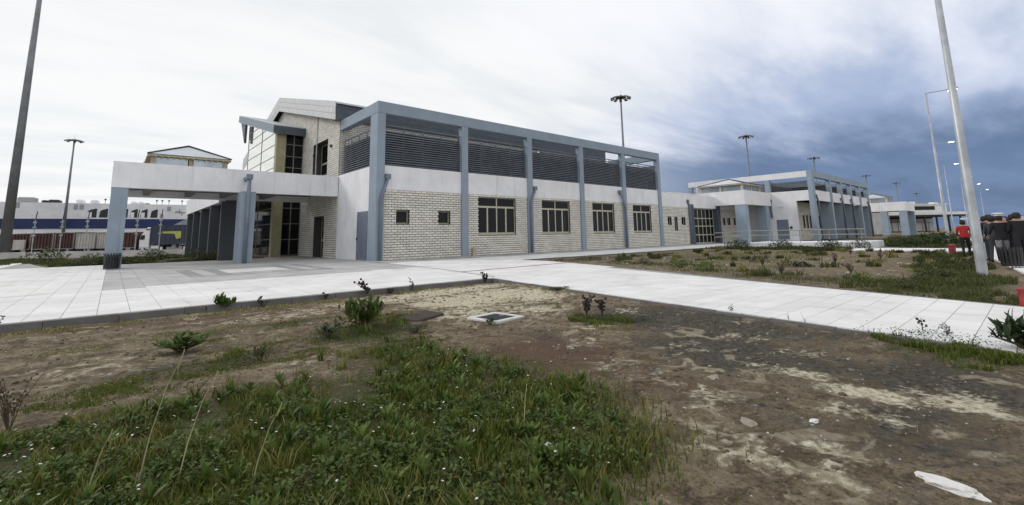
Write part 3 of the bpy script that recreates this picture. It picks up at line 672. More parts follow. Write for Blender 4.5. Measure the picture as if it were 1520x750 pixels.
for a, b, c in ((32.26, 33.03, 2.12), (33.61, 34.25, 1.47), (35.09, 35.92, 2.12), (44.97, 45.64, 2.13), (46.27, 47.06, 2.13), (47.99, 48.6, 2.14), (52.97, 54.35, 2.2), (57.06, 58.4, 2.2)):
    window(B, (a, .15, 0), (1, 0, 0), (0, -1, 0), b-a, c, 2.92, 'one', deep=.2)
MB().box(XE+.004, 63, .10, .5, 4.05, 5.5).build('parapet_band', 'white_render', B)
MB().box(XE+.01, 63, .6, 14, 0, 5.0).build('wing_block', 'interior', B)
MB().box(36.92, 37.5, -.12, .6, 0, 4.4).build('column', 'steel_blue', B); MB().box(43.3, 43.98, -.12, .8, 0, 4.4).build('column', 'steel_blue', B)
downpipe(B, [(36.75, -.05, 0), (36.75, -.05, 4.2), (36.6, .0, 4.6)], (36.55, .05, 4.75), .11)
gl = MB()
for x in (37.55, 38.6, 39.5, 40.5, 41.4, 42.4, 43.25): gl.box(x-.05, x+.05, .5, .58, 0, 4.05)
for z in (.08, 1.0, 2.0, 2.9, 4.0): gl.box(37.55, 43.2, .51, .57, z-.05, z+.05)
gl = gl.build('entrance_glazing', 'frame', B)
for a, b in zip((37.6, 38.65, 39.55, 40.55, 41.45, 42.45), (38.55, 39.45, 40.45, 41.35, 42.35, 43.2)):
    for c, e in ((.13, .95), (1.05, 1.95), (2.05, 2.85), (2.95, 3.95)): MB().box(a, b, .53, .55, c, e).build('pane', 'dark_glass', gl)

# ------------------------------------------------------------------ second building
B2 = thing('port_building', (51.2, -8.1, 0), 'single storey white port building with open pergola frame on top, behind the ramp', 'building', 'port buildings in a row')
X2, Y2 = 51.2, -8.1; CX2 = [51.2, 58.4, 63.35, 68.3, 73.2, 78.1]
for i, x in enumerate(CX2):
    MB().box(x, x+(.95 if i == 0 else .6), Y2, Y2+.5, .1, 7.7).build('column', 'pale_blue_concrete', B2)
    if i: MB().box(x+.04, x+.5, Y2+.502, Y2+1.5, .1, 4.86).build('column', 'pale_blue_concrete', B2)
MB().box(X2, 78.75, Y2-.006, Y2+.5, 7.702, 8.45).build('roof_beam', 'pale_blue_concrete', B2)
MB().box(X2-.004, X2+.5, Y2+.502, 7.5, 7.704, 8.44).build('roof_beam', 'white_render', B2)
for y in (-3.35, 2.0, 7.0): MB().box(X2, X2+.5, y, y+.55, 6.1, 7.7).build('column', 'pale_blue_concrete', B2)
MB().box(X2+.03, 78.7, Y2+.12, Y2+.45, 4.87, 6.12).build('parapet_band', 'white_render', B2)
sw = MB(); sw.box(X2+.02, X2+.4, Y2+1.9, 7.4, .05, 6.1); sw.box(X2+.02, X2+.4, Y2+.502, Y2+1.898, 4.87, 6.098); sw.build('side_wall', 'white_render', B2)
MB().box(X2+.4, 78.7, Y2+.5, 7.4, 5.3, 5.8).build('terrace_slab', 'soffit', B2)
mb = MB(); w3 = Wall((X2+.4, -5.6, 0), (1, 0, 0), (0, -1, 0), 27.5, .05, 4.87, [(3.2, 4.0, 1.6, 3.2), (4.5, 5.3, 1.6, 3.2), (5.8, 6.6, 1.6, 3.2), (9.6, 10.4, 1.6, 3.2), (14.4, 15.2, 1.6, 3.2), (19.2, 20, 1.6, 3.2)])
w3.backing(mb); wl = mb.build('brick_wall', 'mortar', B2); sb = MB(); w3.place(None, sb); tag(sb.build('brickwork', 'brick', B2), kind='stuff')
for a, b, c, e in w3.op: window(B2, (X2+.4+a, -5.6, 0), (1, 0, 0), (0, -1, 0), b-a, c, e, 'one', deep=.15)
MB().box(X2+.4, 78.7, -5.1, 7.4, .05, 5.2).build('interior', 'interior', B2)
MB().box(X2-.03, X2+.02, -5.1, -3.8, .25, 2.65).build('service_door', 'door_blue', B2)
MB().box(X2-.1, X2+.02, -4.7, -4.2, 4.15, 4.35).build('wall_lamp', 'terminal_white', B2); MB().box(X2-.06, X2+.02, -5.5, -5.25, 1.5, 1.8).build('meter_box', 'dark_metal', B2)
downpipe(B2, [(X2-.1, -3.35, 2.9), (X2-.1, -3.35, 5.0)], (X2-.1, -3.35, 5.05))
for x in (51.9+.6, 63.2, 68.1, 78.0): downpipe(B2, [(x+.1, Y2-.08, .1), (x+.1, Y2-.08, 4.7), (x-.3, Y2-.05, 5.3)], (x-.35, Y2, 5.4), .1)
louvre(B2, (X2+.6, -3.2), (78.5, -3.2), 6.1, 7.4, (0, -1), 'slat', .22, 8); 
for k in range(44): MB().obox((X2+.9+k*.62, -.5, 7.25), (.11, 0, .09), (0, 6.9, 0), (-.01, 0, .012)).build('pergola_slat', 'slat', B2)
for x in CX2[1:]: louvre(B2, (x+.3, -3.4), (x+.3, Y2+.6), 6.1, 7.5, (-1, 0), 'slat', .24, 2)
MB().box(X2+1.2, X2+5.5, 3.5, 7, 6.1, 7.9).build('plant_room', 'white_render', B2)
# its canopy
k2 = MB(); k2.box(43.2, 51.19, -3.4, -3.05, 4.4, 6.05); k2.box(43.2, 43.55, -3.048, 2.9, 4.4, 6.048); k2.box(37.1, 43.198, 2.4, 2.9, 4.4, 6.04); k2.build('canopy_fascia', 'white_render', B2)
MB().box(43.55, 51.19, -3.048, 2.9, 4.8, 5.6).build('canopy_slab', 'soffit', B2)
MB().box(43.22, 44.1, -3.38, -2.2, 0, 4.398).build('column', 'pale_blue_concrete', B2); MB().box(49.3, 50.2, -3.38, -2.3, 0, 4.398).build('column', 'pale_blue_concrete', B2)
lantern(B2, 46.0, -.6, 5.6, 6.75, 7.75, 2.6, 'frame')

# ------------------------------------------------------------------ third building far along the row
B3 = thing('port_building', (101, -9, 0), 'farthest port building with small white canopy and pergola frame, beyond the second one', 'building', 'port buildings in a row')
Xc, Yc = 100.2, -9.35
MB().box(Xc, Xc+9, Yc, Yc+14, 4.6, 6.3).build('canopy', 'white_render', B3)
for x, y in ((Xc+.05, Yc+.05), (Xc+.05, Yc+2.9), (Xc+8, Yc+.05)): MB().box(x, x+.9, y, y+1.1, 0, 4.598).build('column', 'pale_blue_concrete', B3)
MB().box(Xc+2, Xc+34, -1, 8, 0, 6.2).build('main_block', 'wall_white', B3)
for k in range(5): 
    MB().box(Xc+1.98, Xc+2.0, -.8+k*1.6, .2+k*1.6, .6, 3.6).build('window', 'frame', B3)
for k in range(7): MB().box(Xc+9+k*3.6, Xc+9.6+k*3.6, -2.6, -2.1, 6.2, 8.4).build('pergola_post', 'blue_concrete', B3)
MB().box(Xc+9, Xc+32, -2.6, -2.1, 8.402, 9.1).build('roof_beam', 'blue_concrete', B3)
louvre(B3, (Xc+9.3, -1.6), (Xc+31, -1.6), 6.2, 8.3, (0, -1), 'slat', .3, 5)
lantern(B3, Xc+4, Yc+5.5, 6.3, 7.2, 8.3, 2.6, 'frame')

# ------------------------------------------------------------------ ramp with handrails
RP = thing('access_ramp', (28.6, -12, 0), 'white concrete access ramp with metal handrails in front of the second building', 'ramp')
MB().prism([(28.55, -6.6, -.15), (28.55, -17.3, -.15), (28.55, -17.3, .42), (28.55, -9.0, .36), (28.55, -6.6, .12)], (5.0, 0, 0)).build('ramp_body', 'white_render', RP, bevel=.015)
for x in (28.75,):
    for k in range(6):
        y = -7.2-k*1.95; MB().tube([(x, y, .1), (x, y, 1.32)], .03, 8).build('rail_post', 'rail_metal', RP)
    for z in (1.32, .95): MB().tube([(x, -6.4, z-.12), (x, -9.0, z), (x, -17.2, z)], .032, 8).build('handrail', 'rail_metal', RP)

# ------------------------------------------------------------------ litter bins
def bin_proto(loc, label):
    t_ = thing('litter_bin', loc, label, 'bin', 'slatted litter bins')
    body = MB().lathe([(.24, .06), (.25, .6), (.20, .6), (.19, .08)], 20).build('liner', 'dark_metal', t_, local=True)
    ob = MB().obox((0, 0, .39), (.006, 0, 0), (0, .028, 0), (.018, 0, .35)).build('slat', 'dark_metal'); me = ob.data; bpy.data.objects.remove(ob)
    for k in range(18):
        a = 2*math.pi*k/18; s_ = bpy.data.objects.new('slat', me); COL.objects.link(s_); s_.parent = t_; s_.location = (.285*math.cos(a), .285*math.sin(a), 0); s_.rotation_euler.z = a
    for z in (.12, .62): 
        m_ = MB(); n = 20
        for k in range(n):
            a, b = 2*math.pi*k/n, 2*math.pi*(k+1)/n
            m_.prism([(.255*math.cos(a), .255*math.sin(a), z), (.275*math.cos(a), .275*math.sin(a), z), (.275*math.cos(b), .275*math.sin(b), z), (.255*math.cos(b), .255*math.sin(b), z)], (0, 0, .035))
        m_.build('hoop', 'dark_metal', t_, local=True)
    return t_
bin0 = bin_proto((-11.42, 5.66, 0), 'dark slatted litter bin at the foot of the front canopy column')
b1 = copy_tree(bin0, (10.35, -24.62, 0), 'dark slatted litter bin on the footway beside the visitors in suits'); b1.scale = (.9, .9, .85)
b2 = copy_tree(bin0, (28.5, -22.9, 0), 'dark slatted litter bin far along the footway beyond the tall lamp posts'); b2.scale = (.9, .9, .9)
bin0.scale = (1.12, 1.12, 1.08)

# ------------------------------------------------------------------ red posts in the grass
def red_post(loc, label):
    t_ = thing('red_bollard', loc, label, 'bollard', 'red bollards in the grass')
    MB().tube_z([(0, 0, -.1), (0, 0, .02), (0, 0, .025), (0, 0, .36)], [.15, .15, .125, .125], 18).build('body', 'red_paint', t_, local=True, smooth=False)
    MB().tube_z([(0, 0, .36), (0, 0, .40), (0, 0, .43)], [.14, .14, .06], 18).build('cap', 'red_paint', t_, local=True); return t_
h0 = red_post((-.12, -25.08, -.10), 'squat red bollard at the right edge of the photo beside the white path')
h0.scale = (.85, .85, .95)
h1 = copy_tree(h0, (20.6, -22.3, -.1), 'small red bollard in the grass in front of the cross path'); h1.scale = (1.1, 1.1, 1.3)

# ------------------------------------------------------------------ lamp masts and street lamps
def mast(loc, h, r0, r1, label, heads=8, group='tall floodlight masts'):
    t_ = thing('light_mast', loc, label, 'light mast', group)
    MB().tube_z([(0, 0, -.2), (0, 0, h)], [r0, r1], 12).build('pole', 'mast_grey', t_, local=True, smooth=True)
    if heads:
        MB().lathe([(.25, h-.3), (.25, h), (1.25, h+.05), (1.25, h+.18), (.5, h+.5), (.1, h+.6)], 16).build('head_ring', 'dark_metal', t_, local=True)
        for k in range(heads):
            a = 2*math.pi*k/heads; c, s_ = math.cos(a), math.sin(a)
            MB().obox((1.9*c, 1.9*s_, h-.02), (.42*c, .42*s_, -.16), (-.3*s_, .3*c, 0), (.05*c, .05*s_, .14)).build('floodlight', 'mast_grey', t_, local=True)
        MB().tube([(0, 0, h+.5), (0, 0, h+2.0)], .03, 5).build('lightning_rod', 'galvanised', t_, local=True)
    return t_
mast((-19.72, 44.2, -.1), 36, .44, .17, 'tall tapering grey mast cut by the left edge of the photo')
mast((-23.0, 171, 0), 33.5, .45, .2, 'floodlight mast behind the containers in front of the ferry')
mast((74.6, 34.6, 0), 32.3, .38, .17, 'floodlight mast rising right behind the near building roof', 10)
mast((140.6, 33.5, 0), 31.6, .42, .2, 'floodlight mast rising behind the second building')
mast((207, 33.2, 0), 31, .42, .2, 'floodlight mast seen above the corner of the second building')
mast((305.8, 35.5, 0), 31, .45, .22, 'floodlight mast beyond the right end of the second building')
mast((375.8, 33.5, 0), 31, .5, .25, 'distant floodlight mast above the third building, left of the control tower')
mast((492.8, 39, 0), 30, .5, .3, 'farthest pale floodlight mast above the terminal roof')
def street_lamp(loc, label, adir=(.74, -.66), lit=True, h=13.0):
    t_ = thing('street_lamp', loc, label, 'street lamp', 'street lamps along the footway')
    MB().tube_z([(0, 0, -.25), (0, 0, .1), (0, 0, h)], [.125, .118, .05], 14).build('pole', 'galvanised', t_, local=True, smooth=True)
    MB().box(-.19, .19, -.19, .19, -.2, .02).build('base_plate', 'galvanised', t_, local=True)
    MB().box(-.045, .045, -.135, -.10, .5, .95).build('hatch', 'galvanised', t_, local=True)
    ax = Vector((*adir, 0)); n_ = Vector((-ax.y, ax.x, 0))
    MB().tube([(0, 0, h), tuple(ax*2.0+Vector((0, 0, h+.3)))], .035, 8).build('arm', 'galvanised', t_, local=True)
    hd = MB().obox(ax*2.35+Vector((0, 0, h+.36)), ax*.42+Vector((0, 0, .05)), n_*.17, (0, 0, .07)).build('lamp_head', 'galvanised', t_, local=True, bevel=.03)
    MB().obox(ax*2.38+Vector((0, 0, h+.27)), ax*.32+Vector((0, 0, .04)), n_*.13, (0, 0, .02)).build('lens', 'lamp_glow', hd, local=True)
    return t_
s0 = street_lamp((6.79, -24.15, -.08), 'near grey street lamp post in the grass, its top out of the photo')
for (x, y), lb in zip([(41.2, -20.2), (75.0, -17.0), (106.5, -14.8), (140, -14.3), (168.8, -14), (200, -14)],
    ['second street lamp, its arm ending behind the near lamp post', 'third street lamp, its glowing head left of the near post', 'fourth street lamp with glowing head close below the third', 'fifth street lamp, its glowing head just right of the near post', 'sixth street lamp, glowing head low right of the near post', 'farthest street lamp, lowest glowing head in the row']):
    copy_tree(s0, (x, y, -.05), lb)
for o_ in list(COL.objects):
    if o_.name.startswith('fence_pole'): pass

# ------------------------------------------------------------------ ferry
SA, SU, SN = Vector((-35.07, 175.04, 0)), Vector((.9915, -.13, 0)), Vector((-.13, -.9915, 0))
def SP(s_, d_, z): q = SA+SU*s_+SN*d_; return (q.x, q.y, z)
def sbox(mb, s0_, s1_, d0, d1, z0, z1):
    q = SA+SU*(s0_+s1_)/2+SN*(d0+d1)/2; mb.obox((q.x, q.y, (z0+z1)/2), SU*(s1_-s0_)/2, SN*(d1-d0)/2, (0, 0, (z1-z0)/2)); return mb
FY = thing('ferry', SP(10, -8, 0), 'large white ferry with a dark blue band moored behind the containers', 'ferry')
def hull(z0, z1, d0, s0_=-75, s1_=70):
    return MB().prism([SP(s0_, d0, z0), SP(s1_, d0, z0), SP(s1_+14, -9, z0), SP(s1_, -18-d0, z0), SP(s0_, -18-d0, z0)], (0, 0, z1-z0))
hull(-1, 6.1, -.2).build('lower_hull', 'ship_white', FY); hull(6.102, 9.15, 0).build('blue_band', 'ship_blue', FY)
up = hull(9.152, 14.1, -.04).build('upper_hull', 'ship_white', FY)
def arch(s0_, s1_, z0, z1, m='cont_dark'):
    pts = [SP(s0_, .05, z0), SP(s1_, .05, z0), SP(s1_, .05, z1-.2)]
    for k in range(7):
        a = k/6*math.pi/2; pts.append(SP(s1_-.2-(s1_-s0_-.3)*math.sin(a)*.95, .05, z1-.2+.0-(1-math.cos(a))*(z1-z0)*.35 if k else z1))
    MB().prism(pts, tuple(-SN*.3)).build('side_opening', m, up)
for s0_, s1_ in ((16.9, 19.3), (19.9, 22.0), (22.5, 24.6), (25.0, 27.0), (27.6, 29.5), (30.2, 32.1), (32.9, 34.8)): arch(s0_, s1_, 9.6, 12.5)
for s0_, w in ((16.95, 1.2), (27.75, .9), (30.4, 1.0)): sbox(MB(), s0_, s0_+w, .06, .11, 9.6, 11.3).build('screen', 'ship_white', up)
for s0_, s1_, z0, z1 in ((.7, 1.8, 12.4, 14.0), (13.8, 14.7, 12.1, 13.7), (15.1, 16.1, 12.1, 13.7), (37.3, 38.3, 11.9, 13.4), (35.5, 36.4, 9.4, 10.9)): sbox(MB(), s0_, s1_, .0, .06, z0, z1).build('vent', 'ship_grey', up)
for k, (s0_, s1_, z1, m) in enumerate([(.5, 4.4, 15.8, 'ship_grey'), (5.8, 7.2, 15.0, 'cont_dark'), (7.3, 9.9, 15.2, 'cont_dark'), (13.7, 15.4, 15.4, 'ship_white'), (17.1, 18.9, 15.4, 'ship_white'), (27.2, 28.7, 15.1, 'ship_white'), (29.1, 30.5, 15.1, 'ship_white'), (30.8, 32.3, 14.7, 'ship_grey')]):
    sbox(MB(), s0_, s1_, -6, -2, 14.102, z1).build('deck_house', m, FY, bevel=.3)
for s_ in (35.5, 37.4, 34, 41.1, 20.5, 23): 
    mp = MB().tube([SP(s_, -4, 14.1), SP(s_, -4, 15.6)], .07, 5).build('deck_mast', 'cont_dark', FY); MB().tube_z([SP(s_, -4, 15.4), SP(s_, -4, 15.7), SP(s_, -4, 15.95)], [.2, .35, .15], 8).build('lamp', 'cont_dark', mp)
# handwritten-looking name on the hull side: thin strokes, illegible at this distance
strokes = [[(39.6, 11.3), (39.9, 11.9), (40.2, 11.3)], [(40.1, 11.6), (40.5, 11.9), (40.5, 11.3)], [(40.8, 11.2), (40.85, 12.6)], [(41.0, 11.3), (41.3, 11.8), (41.5, 11.2), (41.5, 10.4)], [(41.7, 11.6), (42.1, 11.6), (41.9, 11.2), (42.3, 11.3)], [(42.5, 11.3), (42.7, 11.8), (42.9, 11.3)], [(43.1, 11.3), (43.3, 11.7), (43.6, 11.4)]]
nm = MB()
for st in strokes: nm.tube([SP(a, .02, z) for a, z in st], .09, 5)
nm.build('lettering', 'cont_dark', up)

# ------------------------------------------------------------------ containers, trailers and lorry by the quay
CA, CU, CN = Vector((-23.57, 81.9, 0)), Vector((.59, -.8074, 0)), Vector((-.8074, -.59, 0))
def cbox(mb, s0_, s1_, d0, d1, z0, z1):
    q = CA+CU*(s0_+s1_)/2+CN*(d0+d1)/2; mb.obox((q.x, q.y, (z0+z1)/2), CU*(s1_-s0_)/2, CN*(d1-d0)/2, (0, 0, (z1-z0)/2)); return mb
def CP(s_, d_, z): q = CA+CU*s_+CN*d_; return (q.x, q.y, z)
def container(s0_, s1_, m, label, z1=3.1, z0=.55, ribs=7):
    t_ = thing('container_trailer', CP((s0_+s1_)/2, -1.2, 0), label, 'container', 'containers parked by the quay')
    b_ = cbox(MB(), s0_+.08, s1_-.08, -6, -.06, z0, z1).build('body', m, t_)
    for k in range(ribs):
        s_ = s0_+.2+(s1_-s0_-.4)*k/(ribs-1); cbox(MB(), s_-.07, s_+.07, -.06, .03, z0+.1, z1-.1).build('rib', m, b_)
    for z in (z0, z1-.12): cbox(MB(), s0_+.05, s1_-.05, -.05, .05, z, z+.12).build('frame_rail', 'cont_grey', t_)
    for s_ in (s0_+.07, s1_-.07): cbox(MB(), s_-.06, s_+.06, -.05, .055, z0+.12, z1-.12).build('corner_post', 'cont_grey', t_)
    for s_ in (s0_+.7, s1_-.7): MB().tube([CP(s_, -.9, .42), CP(s_, -.1, .42)], .4, 12).build('wheel', 'rubber', t_)
    return t_
container(-6.2, -.5, 'cont_dark', 'dark container half hidden by the left mast')
container(-.3, 4.2, 'cont_red', 'red ribbed container with white panel, leftmost of the red ones')
container(4.5, 8.9, 'cont_red', 'red ribbed container in the middle of the quay row, right of the white panel')
container(9.2, 13.1, 'cont_red', 'red ribbed container right beside the white doors')
container(13.4, 17.3, 'cont_white', 'pale container with closed doors, left one of the pair', 3.0)
container(17.6, 20.6, 'cont_white', 'pale container partly behind the canopy column', 2.95)
container(20.9, 25.0, 'cont_red', 'red ribbed container just left of the white lorry', 2.9)
p_ = tag(cbox(MB(), 1.3, 3.7, .3, .5, .55, 2.1).build('hoarding_panel', 'cont_white'), 'pale panel leaning in front of the leftmost red container', 'panel')
bpy.data.objects[p_.name]['label'] = 'pale panel standing in front of the leftmost red container'
# lorry: white cab with navy curtain trailer
DL = -2.65
def CP(s_, d_, z): q = CA+CU*s_+CN*(d_+DL); return (q.x, q.y, z)
_cb = cbox
def cbox(mb, a, b, d0, d1, z0, z1): return _cb(mb, a, b, d0+DL, d1+DL, z0, z1)
LR = thing('lorry', CP(28, 1.5, 0), 'white lorry cab with a navy curtain trailer carrying a yellow logo', 'lorry')
cabp = [(25.5, .55), (25.45, 1.7), (25.75, 2.5), (26.3, 3.0), (26.7, 3.45), (27.25, 3.5), (27.25, .55)]
cab = MB().prism([CP(a, 2.6, z) for a, z in cabp], tuple(-CN*2.4)).build('cab', 'truck_white', LR, bevel=.06)
MB().prism([CP(a, 2.64, z) for a, z in ((25.62, 1.75), (25.85, 2.4), (26.45, 2.4), (26.45, 1.75))], tuple(-CN*.05)).build('side_window', 'dark_glass', cab)
MB().prism([CP(25.42, .5, 1.75), CP(25.42, 2.4, 1.75), CP(25.72, 2.4, 2.5), CP(25.72, .5, 2.5)], tuple(-CU*.04)).build('windscreen', 'dark_glass', cab)
cbox(MB(), 26.6, 27.2, 2.0, 2.62, 3.1, 3.3).build('air_deflector', 'dark_metal', cab); cbox(MB(), 25.35, 25.5, 2.62, 2.8, 1.9, 2.5).build('mirror', 'dark_metal', cab)
cbox(MB(), 25.4, 27.3, .3, 2.5, .42, .55).build('bumper', 'truck_white', cab)
cbox(MB(), 27.3, 36, .6, 1.6, .75, .95).build('chassis', 'dark_metal', LR); tk = cbox(MB(), 27.6, 29.0, 2.0, 2.5, .45, .85).build('fuel_tank', 'truck_white', LR)
tr = cbox(MB(), 27.45, 36, .2, 2.65, 1.0, 3.75).build('trailer_body', 'trailer_navy', LR)
for k in range(10): cbox(MB(), 27.6+k*.85, 27.64+k*.85, 2.65, 2.67, 1.05, 3.7).build('curtain_strap', 'trailer_navy', tr)
lg = MB(); lg.prism([CP(a, 2.67, z) for a, z in ((29.7, 2.85), (33.0, 2.85), (33.0, 1.9), (32.2, 1.75), (32.0, 2.2), (31.8, 2.5), (29.7, 2.6))], tuple(CN*.015)); lg.build('logo', 'logo_yellow', tr)
for s_, d_ in ((26.1, 2.5), (29.5, 2.5), (33.6, 2.5), (34.9, 2.5)):
    w_ = MB().tube([CP(s_, d_-.35, .46), CP(s_, d_, .46)], .46, 16).build('wheel', 'rubber', LR); MB().tube([CP(s_, d_, .46), CP(s_, d_+.02, .46)], .24, 12).build('rim', 'truck_white', w_)
cbox(MB(), 31.3, 32.0, 2.0, 2.5, .5, 1.0).build('pallet_box', 'cont_grey', LR)
# small grey shed roof and white kiosk near the colonnade
SH = thing('guard_shelter', (-1.5, 76, 0), 'small shelter with a dark sloping roof between the lorry and the colonnade', 'shelter')
MB().prism([(-4.2, 74.5, 3.9), (3.5, 70, 4.1), (3.5, 70, 5.6), (-1.6, 74, 5.5)], (1.0, 4, .0)).build('roof', 'mast_grey', SH)
MB().box(-1.0, 2.4, 72, 75, 0, 3.9).build('wall', 'wall_white', SH)

# fence poles with camera brackets, and the low wall behind the grass strip
for (x, y), lb in zip([(-18.7, 54.4), (-16.2, 52.2), (-13.9, 50.2), (-9.35, 46.2), (-7.2, 44.4)],
    ['thin fence pole left of the far floodlight mast', 'thin fence pole just left beside the floodlight mast', 'thin fence pole in front of the ferry arches', 'thin fence pole left of the white lorry cab', 'thin fence pole in front of the navy trailer']):
    t_ = thing('fence_pole', (x, y, 0), lb, 'pole', 'thin poles along the port fence')
    MB().tube([(x, y, -.2), (x, y, 4.3)], .055, 6).build('post', 'galvanised', t_); MB().tube([(x, y, 4.2), (x+.08, y, 5.3)], .05, 6).build('antenna', 'dark_metal', t_)
    for z in (2.3, 3.3, 3.9): MB().box(x-.18, x+.14, y-.12, y+.12, z, z+.16).build('bracket', 'galvanised', t_)
lw = tag(MB().prism([(-40, 63.5, -.2), (-22.9, 46.6, -.2), (-4.7, 29.6, -.2), (-4.45, 29.9, -.2), (-22.6, 46.9, -.2), (-39.7, 63.9, -.2)], (0, 0, .78)).build('low_wall', 'wall_white'), 'long low pale wall behind the grass strip on the left', 'wall')

# ------------------------------------------------------------------ terminal in the distance
TA, TU, TN = Vector((173.2, 14.58, 0)), Vector((.756, -.654, 0)), Vector((-.654, -.756, 0))
def tbox(mb, s0_, s1_, d0, d1, z0, z1):
    q = TA+TU*(s0_+s1_)/2+TN*(d0+d1)/2; mb.obox((q.x, q.y, (z0+z1)/2), TU*(s1_-s0_)/2, TN*(d1-d0)/2, (0, 0, (z1-z0)/2)); return mb
TM = thing('ferry_terminal', tuple(TA+TU*20), 'distant ferry terminal with a long canopy roof and a white control room on top', 'terminal')
cr = tbox(MB(), 4, 38, -14, 0, 5.6, 6.5).build('canopy_roof', 'terminal_white', TM)
tbox(MB(), 4, 38, -14, -.4, 5.0, 5.598).build('canopy_soffit', 'cont_dark', TM)
ct = tbox(MB(), 19.7, 33, -10, -2, 6.502, 9.0).build('control_room', 'terminal_white', TM); tbox(MB(), 19.5, 33.2, -10.2, -1.6, 9.002, 9.35).build('roof_slab', 'terminal_white', ct)
tbox(MB(), 19.9, 29, -1.99, -1.9, 7.3, 8.5).build('window_band', 'dark_glass', ct); tbox(MB(), 24, 25.4, -6, -5, 9.36, 10.3).build('roof_vent', 'terminal_white', ct)
tbox(MB(), 30.8, 32.2, -6, -4, 9.36, 9.9).build('roof_vent', 'terminal_white', ct)
for k in range(7): tbox(MB(), 12+k*4, 12.4+k*4, -1.2, -.8, 0, 5.0).build('canopy_post', 'cont_dark', TM)
tbox(MB(), 6, 38, -16, -13, 0, 5).build('back_wall', 'cont_dark', TM); tbox(MB(), 20, 37, -12.9, -12, 3.4, 4.6).build('upper_glazing', 'terminal_white', TM)
for k in range(9): tbox(MB(), 14+k*2.1, 15.75+k*2.1, -9, -7, .3, 3.2).build('wall_panel', 'terminal_white', TM)
tbox(MB(), 34, 38, 1, 6, 3.8, 4.3).build('side_block', 'terminal_white', TM)
# parked car by the footway
CR = thing('parked_car', (72, -20.6, 0), 'white car parked beyond the far litter bin by the footway', 'car')
cp = [(-2.1, .35), (-2.1, .85), (-1.4, .98), (-.7, 1.42), (.7, 1.45), (1.5, .98), (2.1, .9), (2.1, .35)]
MB().prism([(x, -.85, z) for x, z in cp], (0, 1.7, 0)).build('body', 'car_white', CR, local=True, bevel=.08)
MB().prism([(x, -.87, z) for x, z in ((-1.2, 1.0), (-.65, 1.36), (.65, 1.38), (1.25, 1.0))], (0, 1.74, 0)).build('side_windows', 'dark_glass', CR, local=True)
for x in (-1.3, 1.3):
    for y in (-.8, .8): MB().tube([(x, y-.1, .33), (x, y+.1, .33)], .33, 14).build('wheel', 'rubber', CR, local=True)
# far shore: low houses and a dark row of trees along the horizon on the right
for k, (x, y, w, h_) in enumerate([(420, -60, 40, 9), (470, -75, 34, 12), (520, -95, 50, 8), (560, -70, 30, 14), (600, -120, 60, 10), (430, -30, 30, 8), (650, -60, 50, 12), (520, -30, 40, 9)]):
    b_ = thing('town_block', (x, y, 0), 'pale building far away on the right horizon', 'building', 'distant buildings on the right horizon')
    MB().box(-w/2, w/2, -w/3, w/3, 0, h_).build('wall', 'wall_white', b_, local=True); MB().box(-w/2-.3, w/2+.3, -w/3-.3, w/3+.3, h_+.01, h_+.5).build('roof', 'cont_grey', b_, local=True)
    for q in range(6): MB().box(-w/2+2+q*(w-4)/6, -w/2+3.6+q*(w-4)/6, -w/3-.06, -w/3, h_*.55, h_*.8).build('window', 'dark_glass', b_, local=True)

